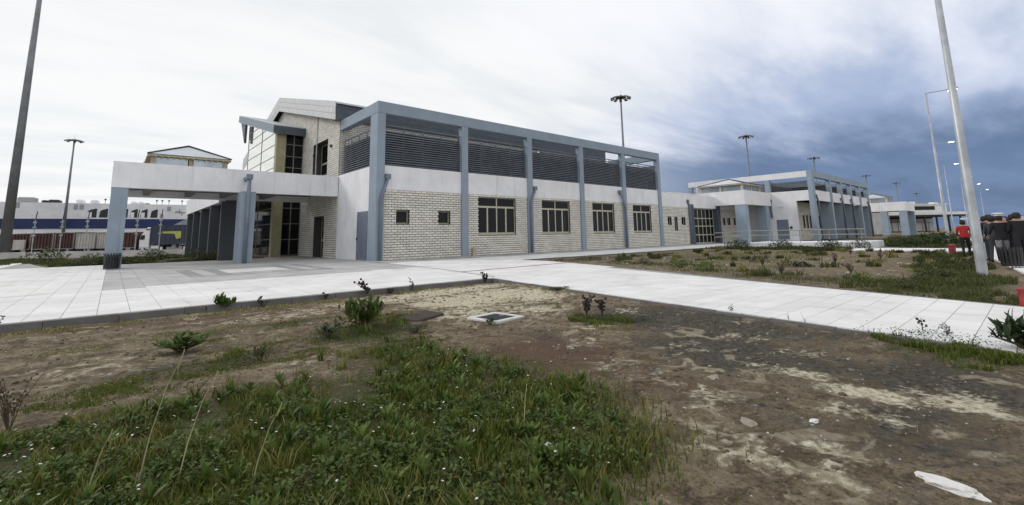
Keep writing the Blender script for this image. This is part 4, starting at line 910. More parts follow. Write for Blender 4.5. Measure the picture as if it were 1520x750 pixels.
# ------------------------------------------------------------------ people
def person(loc, rz, label, top, legs, hair='hair_dark', skirt=False, lean=0., arm=0.3, h=1.75, cap=None, stride=.18, shirt=None):
    k = h/1.75; V_, E_, R_ = [], [], []
    def add(p, r, par=None):
        V_.append(Vector(p)); R_.append(r)
        if par is not None: E_.append((par, len(V_)-1))
        return len(V_)-1
    pel = add((0, 0, .96), .155); wa = add((0, lean*.3, 1.14), .145, pel); ch = add((0, lean, 1.36), .17, wa); nk = add((0, lean+.01, 1.50), .062, ch)
    hb = add((0, lean+.02, 1.57), .085, nk); ht = add((0, lean+.02, 1.66), .088, hb); add((0, lean+.015, 1.70), .06, ht)
    add((0, lean+.105, 1.615), .018, hb)    # nose
    for s_ in (-1, 1):
        hp = add((s_*.10, 0, .90), .11, pel); kn = add((s_*.11, s_*stride*.45+.03, .49), .066, hp); an = add((s_*.11, s_*stride-.03, .09), .045, kn); he = add((s_*.115, s_*stride+.0, .045), .042, an); add((s_*.13, s_*stride+.16, .035), .034, he)
        sh = add((s_*.19, lean, 1.41), .068, ch); el = add((s_*.25, lean-.02+arm*.1, 1.13), .046, sh); wr = add((s_*.24, lean+arm*.55, .91+arm*.28), .030, el)
        pa = add((s_*.235, lean+arm*.68, .845+arm*.30), .034, wr)
        for f_, dx in enumerate((-.028, -.010, .010, .028)):
            b_ = add((s_*.235+dx*.4, lean+arm*.70+dx, .80+arm*.30), .010, pa); add((s_*.225+dx*.4, lean+arm*.72+dx+.012, .755+arm*.30-abs(dx)*.3), .008, b_)
        th = add((s_*.225, lean+arm*.68+.05, .82+arm*.3), .011, pa); add((s_*.22, lean+arm*.68+.065, .785+arm*.3), .009, th)
        add((s_*.088, lean+.015, 1.615), .016, hb)   # ear
    me = bpy.data.meshes.new('person'); me.from_pydata([tuple(v) for v in V_], E_, []); ob = bpy.data.objects.new('person_tmp', me); COL.objects.link(ob)
    md = ob.modifiers.new('skin', 'SKIN'); md.use_smooth_shade = True
    for i, sv in enumerate(me.skin_vertices[0].data): sv.radius = (R_[i], R_[i]*(.72 if i in (0, 1, 2) else 1)); sv.use_root = (i == 0)
    sub = ob.modifiers.new('sub', 'SUBSURF'); sub.levels = sub.render_levels = 2
    bpy.context.view_layer.update(); dg = bpy.context.evaluated_depsgraph_get(); me2 = bpy.data.meshes.new_from_object(ob.evaluated_get(dg)); bpy.data.objects.remove(ob)
    me2.materials.clear()
    for m_ in (top, legs, 'skin', 'rubber', shirt or top): me2.materials.append(MATS[m_])
    for p in me2.polygons:
        c = p.center; p.use_smooth = True; hand = abs(c.x) > .19 and c.z < .90+arm*.28
        p.material_index = 2 if (c.z > 1.47 or hand) else 3 if c.z < .085 else 1 if c.z < (.93 if not (top in ('suit_black', 'suit_navy', 'suit_charcoal')) else .84) else 0
        if shirt and p.material_index == 0 and c.y > .05+lean and abs(c.x) < .06 and c.z > 1.1: p.material_index = 4
    t_ = thing('person', loc, label, 'person', None, rz); t_.scale = (k, k, k)
    b_ = bpy.data.objects.new('body', me2); COL.objects.link(b_); b_.parent = t_
    hm = MB().lathe([(.02, 1.748), (.075, 1.735), (.104, 1.68), (.108, 1.62), (.095, 1.545), (.07, 1.535)], 14, (0, lean-.012))
    hm.v = [(x, y if y < lean+.045 else lean+.045+(y-lean-.045)*.3, z) for x, y, z in hm.v]; hm.build('hair', hair, t_, local=True, smooth=True)
    for s_ in (-1, 1): MB().tube([(s_*.035, lean+.086, 1.645), (s_*.035, lean+.1, 1.645)], .012, 6).build('eye', 'hair_dark', t_, local=True)
    MB().box(-.03, .03, lean+.088, lean+.1, 1.565, 1.575).build('mouth', 'jacket_red', t_, local=True)
    if cap: 
        c_ = MB().lathe([(.10, 1.69), (.10, 1.73), (.155, 1.775), (.15, 1.80), (.02, 1.815)], 16, (0, lean)).build('cap', cap, t_, local=True)
        MB().obox((0, lean+.12, 1.70), (.075, 0, 0), (0, .05, -.015), (0, 0, .006)).build('peak', 'dark_metal', c_, local=True)
    return t_
away = -math.pi/2+.12      # walking along the footway, away from the camera
person((17.3, -23.08, 0), away, 'person in a red jacket and dark trousers, half hidden by the near lamp post', 'jacket_red', 'suit_black', h=1.62)
person((14.3, -23.93, 0), away+.5, 'person in a pale blue shirt and dark trousers right beside the lamp post', 'shirt_blue', 'suit_navy', h=1.72, stride=.1)
person((13.5, -24.1, 0), away-.2, 'person in a navy suit standing right of the pale blue shirt', 'suit_navy', 'suit_navy', h=1.76, stride=.1)
person((13.0, -24.2, 0), away-.3, 'person in a charcoal suit in the middle of the group', 'suit_charcoal', 'suit_charcoal', h=1.70)
person((12.0, -24.42, 0), away+.2, 'person with a white peaked cap, black uniform jacket and grey trousers', 'suit_black', 'trouser_grey', h=1.72, cap='cap_white', arm=.5)
person((13.3, -24.72, 0), away-.4, 'person in a black coat walking past the slatted bin', 'suit_black', 'suit_black', h=1.74, stride=.25)
person((12.0, -24.85, 0), away+.3, 'person in black at the right edge of the photo, mid stride', 'suit_black', 'suit_black', h=1.78, stride=.3, arm=.6)
person((14.9, -24.45, 0), away+2.6, 'person in a dark suit and white shirt facing back, behind the group', 'suit_navy', 'suit_black', h=1.70, stride=.08, shirt='cap_white')
person((16.4, -24.5, 0), away+.1, 'person in a charcoal coat farthest along in the group', 'suit_charcoal', 'suit_black', h=1.68)

# ------------------------------------------------------------------ manhole, slab, rocks, pebbles
MH = thing('manhole', (-6.35, -18.95, GZ), 'square manhole with black cover in a white concrete frame, in the dirt', 'manhole', rz=.12); MH.scale = (.72, .72, 1)
fr = MB()
for a in ((-.5, .5, -.5, -.36), (-.5, .5, .36, .5), (-.5, -.36, -.358, .358), (.36, .5, -.358, .358)): fr.box(*a, -.15, .035)
fr.build('frame', 'slab_pale', MH, local=True, bevel=.01)
cv = MB().box(-.355, .355, -.355, .355, -.1, .026)  .build('cover', 'rubber', MH, local=True)
for x in (-.2, .2): MB().box(x-.06, x+.06, -.02, .02, .024, .036).build('lifting_bar', 'cont_grey', cv, local=True)
sl_ = MB().box(-.38, .34, -.24, .24, -.03, .02).build('cover_slab', 'stem_dark', None, bevel=.02); sl_.location = (-7.2, -17.9, GZ+.03); sl_.rotation_euler = (.05, -.04, .3)
tag(sl_, 'dark flat cover plate lying behind the tall green weed', 'cover plate')
def rock(loc, r, m, label, name='rock', seed=0, cat='rock', group=None, rz=0):
    bm = bmesh.new(); bmesh.ops.create_icosphere(bm, subdivisions=3, radius=1)
    for v in bm.verts:
        n_ = 1+.42*mnoise.noise(v.co*1.3+Vector((seed*7, 0, 0)))+.18*mnoise.noise(v.co*4+Vector((seed, 3, 0))); v.co = Vector((v.co.x*r[0], v.co.y*r[1], v.co.z*r[2]))*n_
    me = bpy.data.meshes.new(name); bm.to_mesh(me); bm.free(); me.materials.append(MATS[m]); o_ = bpy.data.objects.new(name, me); COL.objects.link(o_); o_.location = loc; o_.rotation_euler.z = rz
    return tag(o_, label, cat, group)
rock((-7.93, -24.86, gz(-7.93, -24.86)+.005), (.145, .066, .03), 'rock_white', 'large flat white stone in the bottom right corner', seed=1, rz=-1.75)
rock((-7.42, -24.06, gz(-7.42, -24.06)+.004), (.04, .03, .014), 'rock_white', 'small white stone in the dark dirt on the right', seed=2)
rock((-7.75, -23.72, gz(-7.75, -23.72)-.004), (.10, .05, .02), 'rock_tan', 'flat tan stone half buried near the edge of the grass', seed=3, rz=.8)
rock((-6.9, -23.05, gz(-6.9, -23.05)-.002), (.08, .05, .018), 'rock_tan', 'flat tan stone in the middle of the dark dirt', seed=4, rz=.2)
rock((-9.22, -23.05, gz(-9.22, -23.05)+.05), (.03, .026, .02), 'rock_white', 'white pebble in the grass near the bottom edge', seed=6)
bm = bmesh.new(); bmesh.ops.create_icosphere(bm, subdivisions=1, radius=1); ico_v = np.array([v.co[:] for v in bm.verts]); ico_f = np.array([[v.index for v in f.verts] for f in bm.faces]); bm.free()
def pebbles(name, n, region, rmin, rmax, m, z=GZ+.02):
    x0, x1, y0, y1 = region; Vs, Fs = [], []
    for k in range(n):
        x, y = random.uniform(x0, x1), random.uniform(y0, y1); r = rmin*(rmax/rmin)**(random.random()**2.2)
        v = ico_v*np.array([r*random.uniform(.7, 1.4), r*random.uniform(.7, 1.4), r*.65]); v = v*(1+.25*RNG.standard_normal((len(v), 1))*.5)
        Vs.append(v+np.array([x, y, gz(x, y)+r*.1])); Fs.append(ico_f+k*len(ico_v))
    return tag(from_np(name, np.concatenate(Vs), np.concatenate(Fs), m), kind='stuff')
pebbles('gravel', 2600, (-13.5, -2.8, -25, -14.1), .004, .016, 'pebble'); pebbles('white_gravel', 300, (-13.5, -3.6, -25, -14.1), .004, .013, 'rock_white')
pebbles('soil_clods', 5200, (-13.5, -2.8, -25.2, -14.1), .006, .034, 'clod')
pebbles('gravel', 500, (3, 22, -24, -8), .015, .08, 'pebble')

# ------------------------------------------------------------------ grass
def blades(name, pts, hts, m, width=.006, lean=.55):
    """curved tapering blades, one mesh: a quad and a tip per blade as two quads"""
    n = len(pts); a = RNG.uniform(0, 2*np.pi, n); la = RNG.uniform(0, 2*np.pi, n); lh = hts*lean*RNG.uniform(.15, 1, n)
    w = width*RNG.uniform(.6, 1.4, n)*(hts/.15)**.4; sx_, sy_ = np.cos(a)*w, np.sin(a)*w; dx, dy = np.cos(la)*lh, np.sin(la)*lh
    P0 = np.asarray(pts); o_ = np.zeros((n, 6, 3))
    for q, (tz, tl, tw) in enumerate(((0, 0, 1), (.55, .3, .8), (1, 1, .12))):
        c = P0+np.c_[dx*tl, dy*tl, hts*tz*(1-.12*tl)]
        o_[:, 2*q] = c+np.c_[sx_*tw, sy_*tw, 0*w]; o_[:, 2*q+1] = c-np.c_[sx_*tw, sy_*tw, 0*w]
    b = np.arange(n)[:, None]*6; Fq_ = np.concatenate([b+np.array([0, 1, 3, 2]), b+np.array([2, 3, 5, 4])])
    tint = np.repeat(np.clip(RNG.beta(1.6, 2.6, n), 0, 1), 6)
    return tag(from_np(name, o_.reshape(-1, 3), Fq_, m, tint), kind='stuff')
def leaflets(name, pts, size, m, flat=.5):
    """small folded oval leaves"""
    n = len(pts); a = RNG.uniform(0, 2*np.pi, n); tilt = RNG.uniform(-.2, 1.1, n)*flat*2; s_ = size*RNG.uniform(.5, 1.3, n)
    u = np.c_[np.cos(a)*np.cos(tilt), np.sin(a)*np.cos(tilt), np.sin(tilt)]; v = np.c_[-np.sin(a), np.cos(a), RNG.uniform(-.35, .35, n)]
    P0 = np.asarray(pts); o_ = np.stack([P0, P0+u*(s_*.55)[:, None]+v*(s_*.3)[:, None], P0+u*s_[:, None]-np.c_[0*s_, 0*s_, s_*.25], P0+u*(s_*.55)[:, None]-v*(s_*.3)[:, None]], 1)
    Fq_ = np.arange(n)[:, None]*4+np.array([0, 1, 2, 3]); tint = np.repeat(RNG.beta(1.8, 2.2, n), 4)
    return tag(from_np(name, o_.reshape(-1, 3), Fq_, m, tint), kind='stuff')
LAWN = np.array([(-12.6,-20.2),(-11.57,-19.96),(-11,-20.15),(-10.34,-19.7),(-9.7,-19.77),(-9.1,-18.9),(-8.6,-18.0),(-7.9,-17.7),(-7.55,-18.3),(-8.1,-19.3),(-8.25,-20.1),(-8.3,-21.0),(-8.2,-21.9),(-8.25,-22.5),(-8.5,-23.1),(-8.72,-23.58),(-9.0,-23.55),(-9.45,-23.35),(-9.7,-23.9),(-10.5,-24.6),(-12.5,-23.2),(-13.2,-21)])
def in_poly(px, py, poly):
    ins = np.zeros(len(px), bool); j = len(poly)-1
    for i in range(len(poly)):
        xi, yi = poly[i]; xj, yj = poly[j]; c = ((yi > py) != (yj > py)) & (px < (xj-xi)*(py-yi)/(yj-yi+1e-12)+xi); ins ^= c; j = i
    return ins
def scatter_poly(poly, n, fuzz=.25):
    lo, hi = poly.min(0)-.3, poly.max(0)+.3; q = RNG.uniform(lo, hi, (n, 2)); jit = RNG.normal(0, fuzz, (n, 2)); ok = in_poly(q[:, 0]+jit[:, 0], q[:, 1]+jit[:, 1], poly); return q[ok]
def on_paving(x, y):
    if -40 < x < 5.4 and -13.9 < y < -6.6: return True
    if y <= -13.9: return -2.45+(y+14)*.16-.02 < x < 5.3+(y+8.7)*.342+.12
    return False
def lift(q): return np.array([(x, y, gz(x, y)-.01) for x, y in q])
def lawn_front(q):
    """1 where the growth is thick and tall, 0 where it thins into bare soil"""
    x = q[:, 0]; t_ = np.clip((x+9.75)/1.1, 0, 1); lim = 4.7+1.25*t_*t_*(3-2*t_)+.8*np.clip((-10.9-x)/.7, 0, 1); d_ = np.hypot(x-CAM.x, q[:, 1]-CAM.y)
    w_ = np.array([mnoise.noise((a*1.3, b*1.3, 5.)) for a, b in q]); return np.clip((lim-d_+1.2*w_)/1.7+.36, 0, 1)
q = scatter_poly(LAWN, 230000, .22)
den = np.array([mnoise.noise((x*1.9, y*1.9, 2.)) for x, y in q]); fine = np.array([mnoise.noise((x*6, y*6, 7.)) for x, y in q])
front = lawn_front(q)
keep = (den*.9+fine*.9+1.2*front+RNG.normal(0, .2, len(q)) > .50)
q, den, front, fine = q[keep], den[keep], front[keep], fine[keep]
hts = np.clip((.018+.078*front)*(1+.7*den+.9*fine)*RNG.uniform(.4, 1.35, len(q)), .012, .30)
pl = lift(q)
yel = np.array([mnoise.noise((x*1.1+9, y*1.1, 3.)) for x, y in q])
dry = RNG.random(len(q)) < np.clip(.20+.8*yel+.3*(1-front), .06, .8)
blades('grass', pl[~dry], hts[~dry], 'grass_green', .0055); blades('grass', pl[dry], hts[dry]*1.1, 'grass_dry', .0045)
ql = scatter_poly(LAWN, 130000, .18); fr_ = lawn_front(ql); fd = np.array([mnoise.noise((x*2.6+4, y*2.6, 2.)) for x, y in ql])
kp = fr_*1.0+fd*1.5+RNG.normal(0, .15, len(ql)) > .80; ql, fr_, fd = ql[kp], fr_[kp], fd[kp]
pl = lift(ql); pl[:, 2] += RNG.uniform(.05, 1, len(pl))*(.02+.10*fr_*(1+.6*fd))
leaflets('clover_leaves', pl, .036, 'leaf_green')
def sprigs(name, q, h, n, m):
    """upright leafy weeds: narrow leaves fanning out of one point"""
    Vs, Fs, Ts, k = [], [], [], 0; pl = lift(q)
    for p in pl:
        hh_ = h*random.uniform(.5, 1.2); tn = random.random()
        for j in range(n):
            a = random.uniform(0, 6.28); b = random.uniform(.15, 1.0); z0 = random.uniform(0, .5)*hh_; L_ = hh_*random.uniform(.45, .8); u = np.array([math.cos(a)*math.sin(b), math.sin(a)*math.sin(b), math.cos(b)]); v = np.array([-math.sin(a), math.cos(a), .2])*L_*.13; c = p+np.array([0, 0, z0])
            Vs += [c, c+u*L_*.55+v, c+u*L_+np.array([math.cos(a), math.sin(a), -.4])*L_*.12, c+u*L_*.55-v]; Fs.append([k, k+1, k+2, k+3]); Ts += [min(1, max(0, tn*.7+random.uniform(-.1, .35)))]*4; k += 4
    return tag(from_np(name, np.array(Vs), np.array(Fs), m, np.array(Ts)), kind='stuff')
# wild tufts that stand above the turf, and thin dead straw lying about
qt = scatter_poly(LAWN, 240, .12); P_, H_ = [], []
for x, y in qt:
    n_ = random.randint(14, 40); hh_ = random.uniform(.08, .22)
    P_.append(np.c_[RNG.normal(x, .025, n_), RNG.normal(y, .025, n_)]); H_.append(hh_*RNG.uniform(.5, 1.15, n_))
P_ = lift(np.concatenate(P_)); H_ = np.concatenate(H_); hf = len(P_)//2
blades('grass', P_[:hf], H_[:hf], 'grass_dry', .0045); blades('grass', P_[hf:], H_[hf:], 'grass_green', .005)
qd = RNG.uniform((-13, -24.9), (-4, -14.3), (5200, 2)); nn = np.array([mnoise.noise((x*.9, y*.9, 11.)) for x, y in qd]); qd = qd[nn+RNG.normal(0, .15, len(nn)) > .02]
blades('dead_straw', lift(qd)+np.array([0, 0, .012]), RNG.uniform(.012, .03, len(qd)), 'grass_dry', .006, lean=4.)
qs = scatter_poly(LAWN, 2300, .15); fs_ = lawn_front(qs); qs = qs[fs_ > RNG.uniform(.15, 1.0, len(qs))]
sprigs('lawn_weeds', qs, .14, 18, 'leaf_bright')
# flowers: five small petals each
def flowers(name, q, hmin, hmax, r=.011):
    Vs, Fs = [], []; pl = lift(q); k = 0
    for p in pl:
        z = p[2]+random.uniform(hmin, hmax); a0 = random.random()*6; tl = random.uniform(-.5, .5)
        for j in range(6):
            a = a0+j*math.pi/3; u = np.array([math.cos(a), math.sin(a), tl*math.cos(a)]); v = np.array([-math.sin(a), math.cos(a), 0]); c = np.array([p[0], p[1], z]); rr = r*random.uniform(.8, 1.2)
            Vs += [c, c+u*rr*.6+v*rr*.35, c+u*rr*1.1, c+u*rr*.6-v*rr*.35]; Fs.append([k, k+1, k+2, k+3]); k += 4
    return tag(from_np(name, np.array(Vs), np.array(Fs), 'flower_white'), kind='stuff')
qf = scatter_poly(LAWN, 850, .1); qf = qf[(np.array([mnoise.noise((x*1.5, y*1.5, 8.)) for x, y in qf]) > -.05) & (lawn_front(qf) > .25)]; flowers('daisies', qf, .05, .17, .009)
# ellipse patches of low growth: cx, cy, rx, ry, blades, height, material
PATCH = [(-10.6,-19.05,1.3,.35,5000,.035,'grass_green'),(-11.3,-19.4,.7,.3,2500,.04,'grass_green'),(-8.4,-18.4,.9,.7,4000,.045,'grass_green'),(-9.2,-19.3,.9,.3,2600,.03,'grass_dry'),(-8.6,-19.6,.7,.35,2600,.04,'grass_green'),(-9.9,-18.2,.6,.2,1200,.03,'grass_green'),(-11.6,-18.9,.6,.15,900,.03,'grass_dry'),(-10.9,-17.3,.9,.12,900,.03,'grass_green'),(-7.6,-17.6,.5,.5,2500,.06,'grass_green'),(-10.8,-16.6,1.5,.4,3500,.03,'grass_dry'),(-9.0,-16.8,1.3,.3,2500,.03,'grass_green'),
 (-10.1,-18.6,.5,.25,1800,.04,'grass_green'),(-5.25,-20.35,.45,.55,3500,.06,'grass_green'),(-5.6,-20.9,.3,.3,900,.05,'grass_dry'),(-3.95,-24.3,.55,.55,5200,.07,'grass_green'),(-4.4,-24.75,.55,.4,4000,.08,'grass_green'),(-3.3,-23.95,.35,.4,1500,.06,'grass_dry'),(-3.25,-20.5,.15,.7,600,.06,'grass_green'),(-3.7,-22.6,.15,.8,800,.07,'grass_green'),(-3.1,-18.2,.12,.9,500,.05,'grass_dry'),
 (-8.9,-14.4,1.6,.25,1500,.05,'grass_dry'),(-12,-14.4,1.4,.2,900,.05,'grass_dry'),(-5,-14.3,1.4,.18,700,.06,'grass_dry'),(-9.9,-17.9,1.2,.4,2000,.03,'grass_dry'),
 (6.5,-13.6,.9,2.6,1200,.08,'grass_green'),(4.6,-17.8,.9,2.0,1100,.08,'grass_green'),(3.2,-20.8,1.2,1.8,1300,.08,'grass_green'),(2.4,-23.3,1.9,1.3,3600,.10,'grass_green'),(5.0,-23.9,2.3,.9,4500,.12,'grass_green'),(1.0,-24.5,1.1,.6,3000,.10,'grass_green'),(10,-23.3,3.5,.9,4000,.13,'grass_green'),(16,-22.5,4,.9,5000,.18,'grass_green'),
 (26.3,-11.5,1.9,4.6,5000,.2,'grass_green'),(24.5,-15.8,1.5,1.5,2500,.22,'grass_green'),(12,-17,5,4,1600,.08,'grass_dry'),(18,-14,5,4,1600,.10,'grass_dry'),(9,-9,3,1.3,1200,.09,'grass_green'),
 (34,-20,4,2.3,4000,.25,'grass_green'),(40,-18,6,3.5,5500,.3,'grass_green'),(56,-17,12,3.0,6000,.4,'grass_green'),(78,-16,14,3.0,5000,.4,'grass_green'),(-13.0,13.6,1.2,.9,5000,.14,'grass_green'),(-9.3,14.0,2.6,1.0,6000,.13,'grass_green'),(-5.5,14.4,1.4,.9,4000,.16,'grass_green'),(-12,22,3.5,6,9000,.16,'grass_green'),(-17.5,30,3,7,9000,.18,'grass_green'),(-9,26,3.5,3,5000,.2,'grass_green'),(-17.5,22,1.6,3,3500,.15,'grass_green')]
PATCH += [(random.uniform(3.5, 24), random.uniform(-23, -8.5), random.uniform(.12, .6), random.uniform(.1, .4), random.randint(40, 260), random.uniform(.07, .24), random.choice(['grass_green', 'grass_dry', 'grass_green'])) for k in range(120)]
acc = {}
for cx, cy, rx, ry, n, h_, m in PATCH:
    if (cx > -1.5 or cy > 5) and m == 'grass_green': m = 'grass_olive'
    n = int(n*1.2); rr = np.sqrt(RNG.random(n))*1.05; aa = RNG.uniform(0, 2*np.pi, n); x = cx+rx*rr*np.cos(aa); y = cy+ry*rr*np.sin(aa)
    nn = np.array([mnoise.noise((a*2.2/max(rx, .6), b*2.2/max(ry, .6), 5.)) for a, b in zip(x, y)]); k_ = nn+RNG.normal(0, .18, n) > -.12+.25*(rr-.5); x, y, nn = x[k_], y[k_], nn[k_]
    k_ = np.array([not on_paving(a, b) for a, b in zip(x, y)]); x, y, nn = x[k_], y[k_], nn[k_]
    if not len(x): continue
    far_ = abs(cx) > 20 or cy > 5; zb = np.array([gz(a, b) for a, b in zip(x, y)])-.01
    acc.setdefault(m, []).append((np.c_[x, y, zb], np.clip(h_*(1+.9*nn)*RNG.uniform(.4, 1.2, len(x)), .012, 2)))
for m, L_ in acc.items():
    P_, H_ = np.concatenate([a for a, b in L_]), np.concatenate([b for a, b in L_]); dist = np.hypot(P_[:, 0]-CAM.x, P_[:, 1]-CAM.y)
    for a, b, w in ((0, 9, .0045), (9, 20, .008), (20, 45, .016), (45, 200, .035)):
        s_ = (dist >= a) & (dist < b)
        if s_.sum(): blades('grass', P_[s_], H_[s_], m, w*(.15/max(.05, float(np.median(H_[s_]))))**.4)
# leafy ground cover clumps near by
qq = np.concatenate([lift(np.c_[RNG.normal(cx, sx_, n), RNG.normal(cy, sy_, n)])+np.c_[np.zeros(n), np.zeros(n), RNG.uniform(.005, hh_, n)] for cx, cy, sx_, sy_, n, hh_ in ((-8.5,-18.5,.35,.3,900,.09),(-10.5,-19.0,.5,.15,500,.05),(-8.6,-19.6,.25,.3,500,.08),(-5.2,-20.3,.2,.25,500,.06),(-4.0,-24.4,.25,.3,900,.08),(-10.05,-18.7,.25,.12,350,.05),(-4.9,-20.9,.12,.12,200,.06),(-3.1,-17.4,.2,.08,350,.06))])
leaflets('ground_cover', qq, .03, 'leaf_dark')

# ------------------------------------------------------------------ single plants
def leaf_mesh(name, L, w, m):
    v, f = [], []; prof = [(0, .12), (.25, .75), (.55, 1.0), (.8, .7), (1, .05)]
    for t_, ww in prof:
        z = -.22*L*t_*t_; v += [(L*t_, -w*ww/2, z+.10*w*ww), (L*t_, 0, z), (L*t_, w*ww/2, z+.10*w*ww)]
    for k in range(4):
        a = 3*k; f += [(a, a+1, a+4, a+3), (a+1, a+2, a+5, a+4)]
    me = bpy.data.meshes.new(name); me.from_pydata(v, [], f); me.materials.append(MATS[m]); me.polygons.foreach_set('use_smooth', [True]*len(f))
    at_ = me.attributes.new('tint', 'FLOAT', 'POINT'); at_.data.foreach_set('value', [.35]*len(v)); return me
def leafy_plant(loc, label, n, h, spread, L, w, m='leaf_green', stems=7, cat='plant', name='leafy_weed', tip_up=.6):
    z = gz(loc[0], loc[1]) if len(loc) < 3 else loc[2]; t_ = thing(name, (loc[0], loc[1], z), label, cat); me = leaf_mesh('leaf', L, w, m); rnd = random.Random(hash(label) % 1000 if False else len(label)*7+n); ms = MB(); tips = []
    for s_ in range(stems):
        a = 2*math.pi*s_/stems+rnd.uniform(-.4, .4); r = spread*rnd.uniform(.25, 1); hh_ = h*rnd.uniform(.55, 1)*(1-.35*r/spread)
        p = [(0, 0, -.02), (r*.35*math.cos(a), r*.35*math.sin(a), hh_*.5), (r*math.cos(a), r*math.sin(a), hh_)]; ms.tube(p, [.010*h/.3+.003, .008*h/.3+.002, .003], 5); tips.append(p)
    ms.build('stem', 'leaf_stem' if 'leaf_stem' in MATS else 'stem_brown', t_, local=True)
    for k in range(n):
        p = tips[k % stems]; q_ = rnd.uniform(.25, 1.0)**.7
        a_, b_ = (Vector(p[0]), Vector(p[1])) if q_ < .5 else (Vector(p[1]), Vector(p[2])); tt = q_*2 if q_ < .5 else q_*2-1; c = a_.lerp(b_, tt)
        o_ = bpy.data.objects.new('leaf', me); COL.objects.link(o_); o_.parent = t_; o_.location = c; az = rnd.uniform(0, 2*math.pi); el = -(rnd.uniform(.1, 1.2)*tip_up+.5*q_*tip_up); sc_ = rnd.uniform(.65, 1.2)
        o_.rotation_euler = (rnd.uniform(-.5, .5), el, az); o_.scale = (sc_,)*3
    return t_
leafy_plant((-9.66, -13.98), 'bright green leafy weed growing over the front kerb on the left', 170, .30, .24, .14, .045, 'leaf_bright', 16, tip_up=1.1)
leafy_plant((-9.95, -14.02), 'small sprig of green leaves left beside the kerb weed', 22, .12, .12, .09, .03, 'leaf_dark', 5)
leafy_plant((-10.7, -17.85), 'low dark green leafy weed on bare soil at centre left', 170, .24, .40, .13, .045, 'leaf_green', 14)
leafy_plant((-8.3, -18.05), 'tall upright bushy green weed in front of the dark cover plate', 340, .46, .50, .17, .040, 'leaf_green', 26, tip_up=1.0)
leafy_plant((-9.0, -18.35), 'smaller dark leafy weed left of the tall bushy weed', 60, .24, .26, .12, .04, 'leaf_dark', 8)
leafy_plant((-4.0, -25.12), 'dense dark green shrub with long leaves at the right edge', 230, .36, .40, .16, .04, 'leaf_dark', 18, cat='shrub', name='leafy_shrub', tip_up=1.0)
leafy_plant((-6.75, -19.3), 'little dark leafy weed at the left corner of the manhole', 22, .10, .16, .12, .035, 'leaf_dark', 5)
leafy_plant((-10.05, -19.1), 'small grassy green tuft beside the bare patch at left', 36, .15, .14, .11, .02, 'leaf_olive', 6, tip_up=1.2)
leafy_plant((-8.95, -14.25), 'spindly dark weed below the front kerb near the canopy view', 26, .22, .2, .09, .025, 'leaf_dark', 6)
leafy_plant((-3.15, -17.4), 'flat dark green mat of leaves on the sandy soil near the path', 70, .07, .3, .09, .04, 'leaf_dark', 9, tip_up=.25)
leafy_plant((-7.95, -19.0), 'silvery grey flowering weed below the tall bushy weed', 110, .17, .26, .06, .02, 'leaf_silver', 12, tip_up=1)
def twig(loc, label, h, n, m='stem_dark', lean=(0, 0), name='dry_weed', nodes=True, r=.006, cat='dry weed'):
    z = gz(loc[0], loc[1])-.01; t_ = thing(name, (loc[0], loc[1], z), label, cat); rnd = random.Random(int(h*1000)+n+len(label)); st = MB(); hd = MB()
    for k in range(n):
        a = rnd.uniform(0, 6.28); sp_ = rnd.uniform(.02, .12)*h/.3*(n > 1); hh_ = h*rnd.uniform(.55, 1) if k else h
        p = [Vector((0, 0, 0)), Vector((lean[0]*.4*hh_+sp_*.3*math.cos(a), lean[1]*.4*hh_+sp_*.3*math.sin(a), hh_*.5)), Vector((lean[0]*hh_+sp_*math.cos(a), lean[1]*hh_+sp_*math.sin(a), hh_))]; st.tube(p, [r, r*.7, r*.4], 5)
        if nodes:
            for j in range(int(5+hh_*12)):
                tt = rnd.uniform(.3, 1); c = p[0].lerp(p[1], tt*2) if tt < .5 else p[1].lerp(p[2], tt*2-1); b_ = rnd.uniform(0, 6.28); e = c+Vector((math.cos(b_)*.045, math.sin(b_)*.045, .03))*rnd.uniform(.5, 1.2); st.tube([c, e], [r*.5, r*.3], 4); hd.obox(e, (r*1.3, 0, 0), (0, r*1.3, 0), (0, 0, r*1.7))
    st.build('stem', m, t_, local=True)
    if nodes: tag(hd.build('seed_heads', m, t_, local=True), kind='stuff')
    return t_
twig((-2.80, -14.05), 'dark spiky dry weed standing at the kerb corner', .34, 4, r=.012)
twig((-5.3, -14.08), 'thin dark dry weed against the front kerb', .34, 2, r=.008)
twig((-6.5, -14.15), 'dry thistle with bent stem lying toward the kerb', .42, 4, lean=(-.8, .25), r=.014)
twig((-6.0, -14.2), 'low heap of dead dark stalks below the kerb', .13, 9, r=.014)
twig((-5.05, -19.9), 'clump of dark dead stalks on the sandy soil, left one', .34, 7, r=.010); twig((-4.8, -20.05), 'clump of dark dead stalks on the sandy soil, right one', .33, 5, r=.010)
twig((-11.98, -19.95), 'brown dead shrub skeleton at the left edge of the photo', .50, 8, 'stem_brown', r=.0045)
twig((-12.85, -13.9), 'reddish dry weed by the kerb at the far left edge', .26, 7, 'stem_brown', r=.006); twig((-9.0, -14.2), 'dark dry weed in front of the kerb, left of the long one', .25, 3, r=.007); twig((-7.6, -14.15), 'short dark weed on the kerb edge in the middle', .2, 3, r=.009)
twig((-3.55, -24.2), 'upright dark plantain head in front of the white path', .2, 1, r=.008); twig((-3.72, -24.45), 'fine dry weeds with dot like heads before the path', .17, 7, r=.003)
twig((-3.98, -23.0), 'thin curved dry grasses at the path edge, right pair', .18, 3, r=.003, nodes=False); twig((-3.85, -22.75), 'thin curved dry grasses at the path edge, left pair', .16, 3, r=.003, nodes=False); twig((-3.6, -21.8), 'tiny dry weeds at the path edge', .12, 4, r=.003)
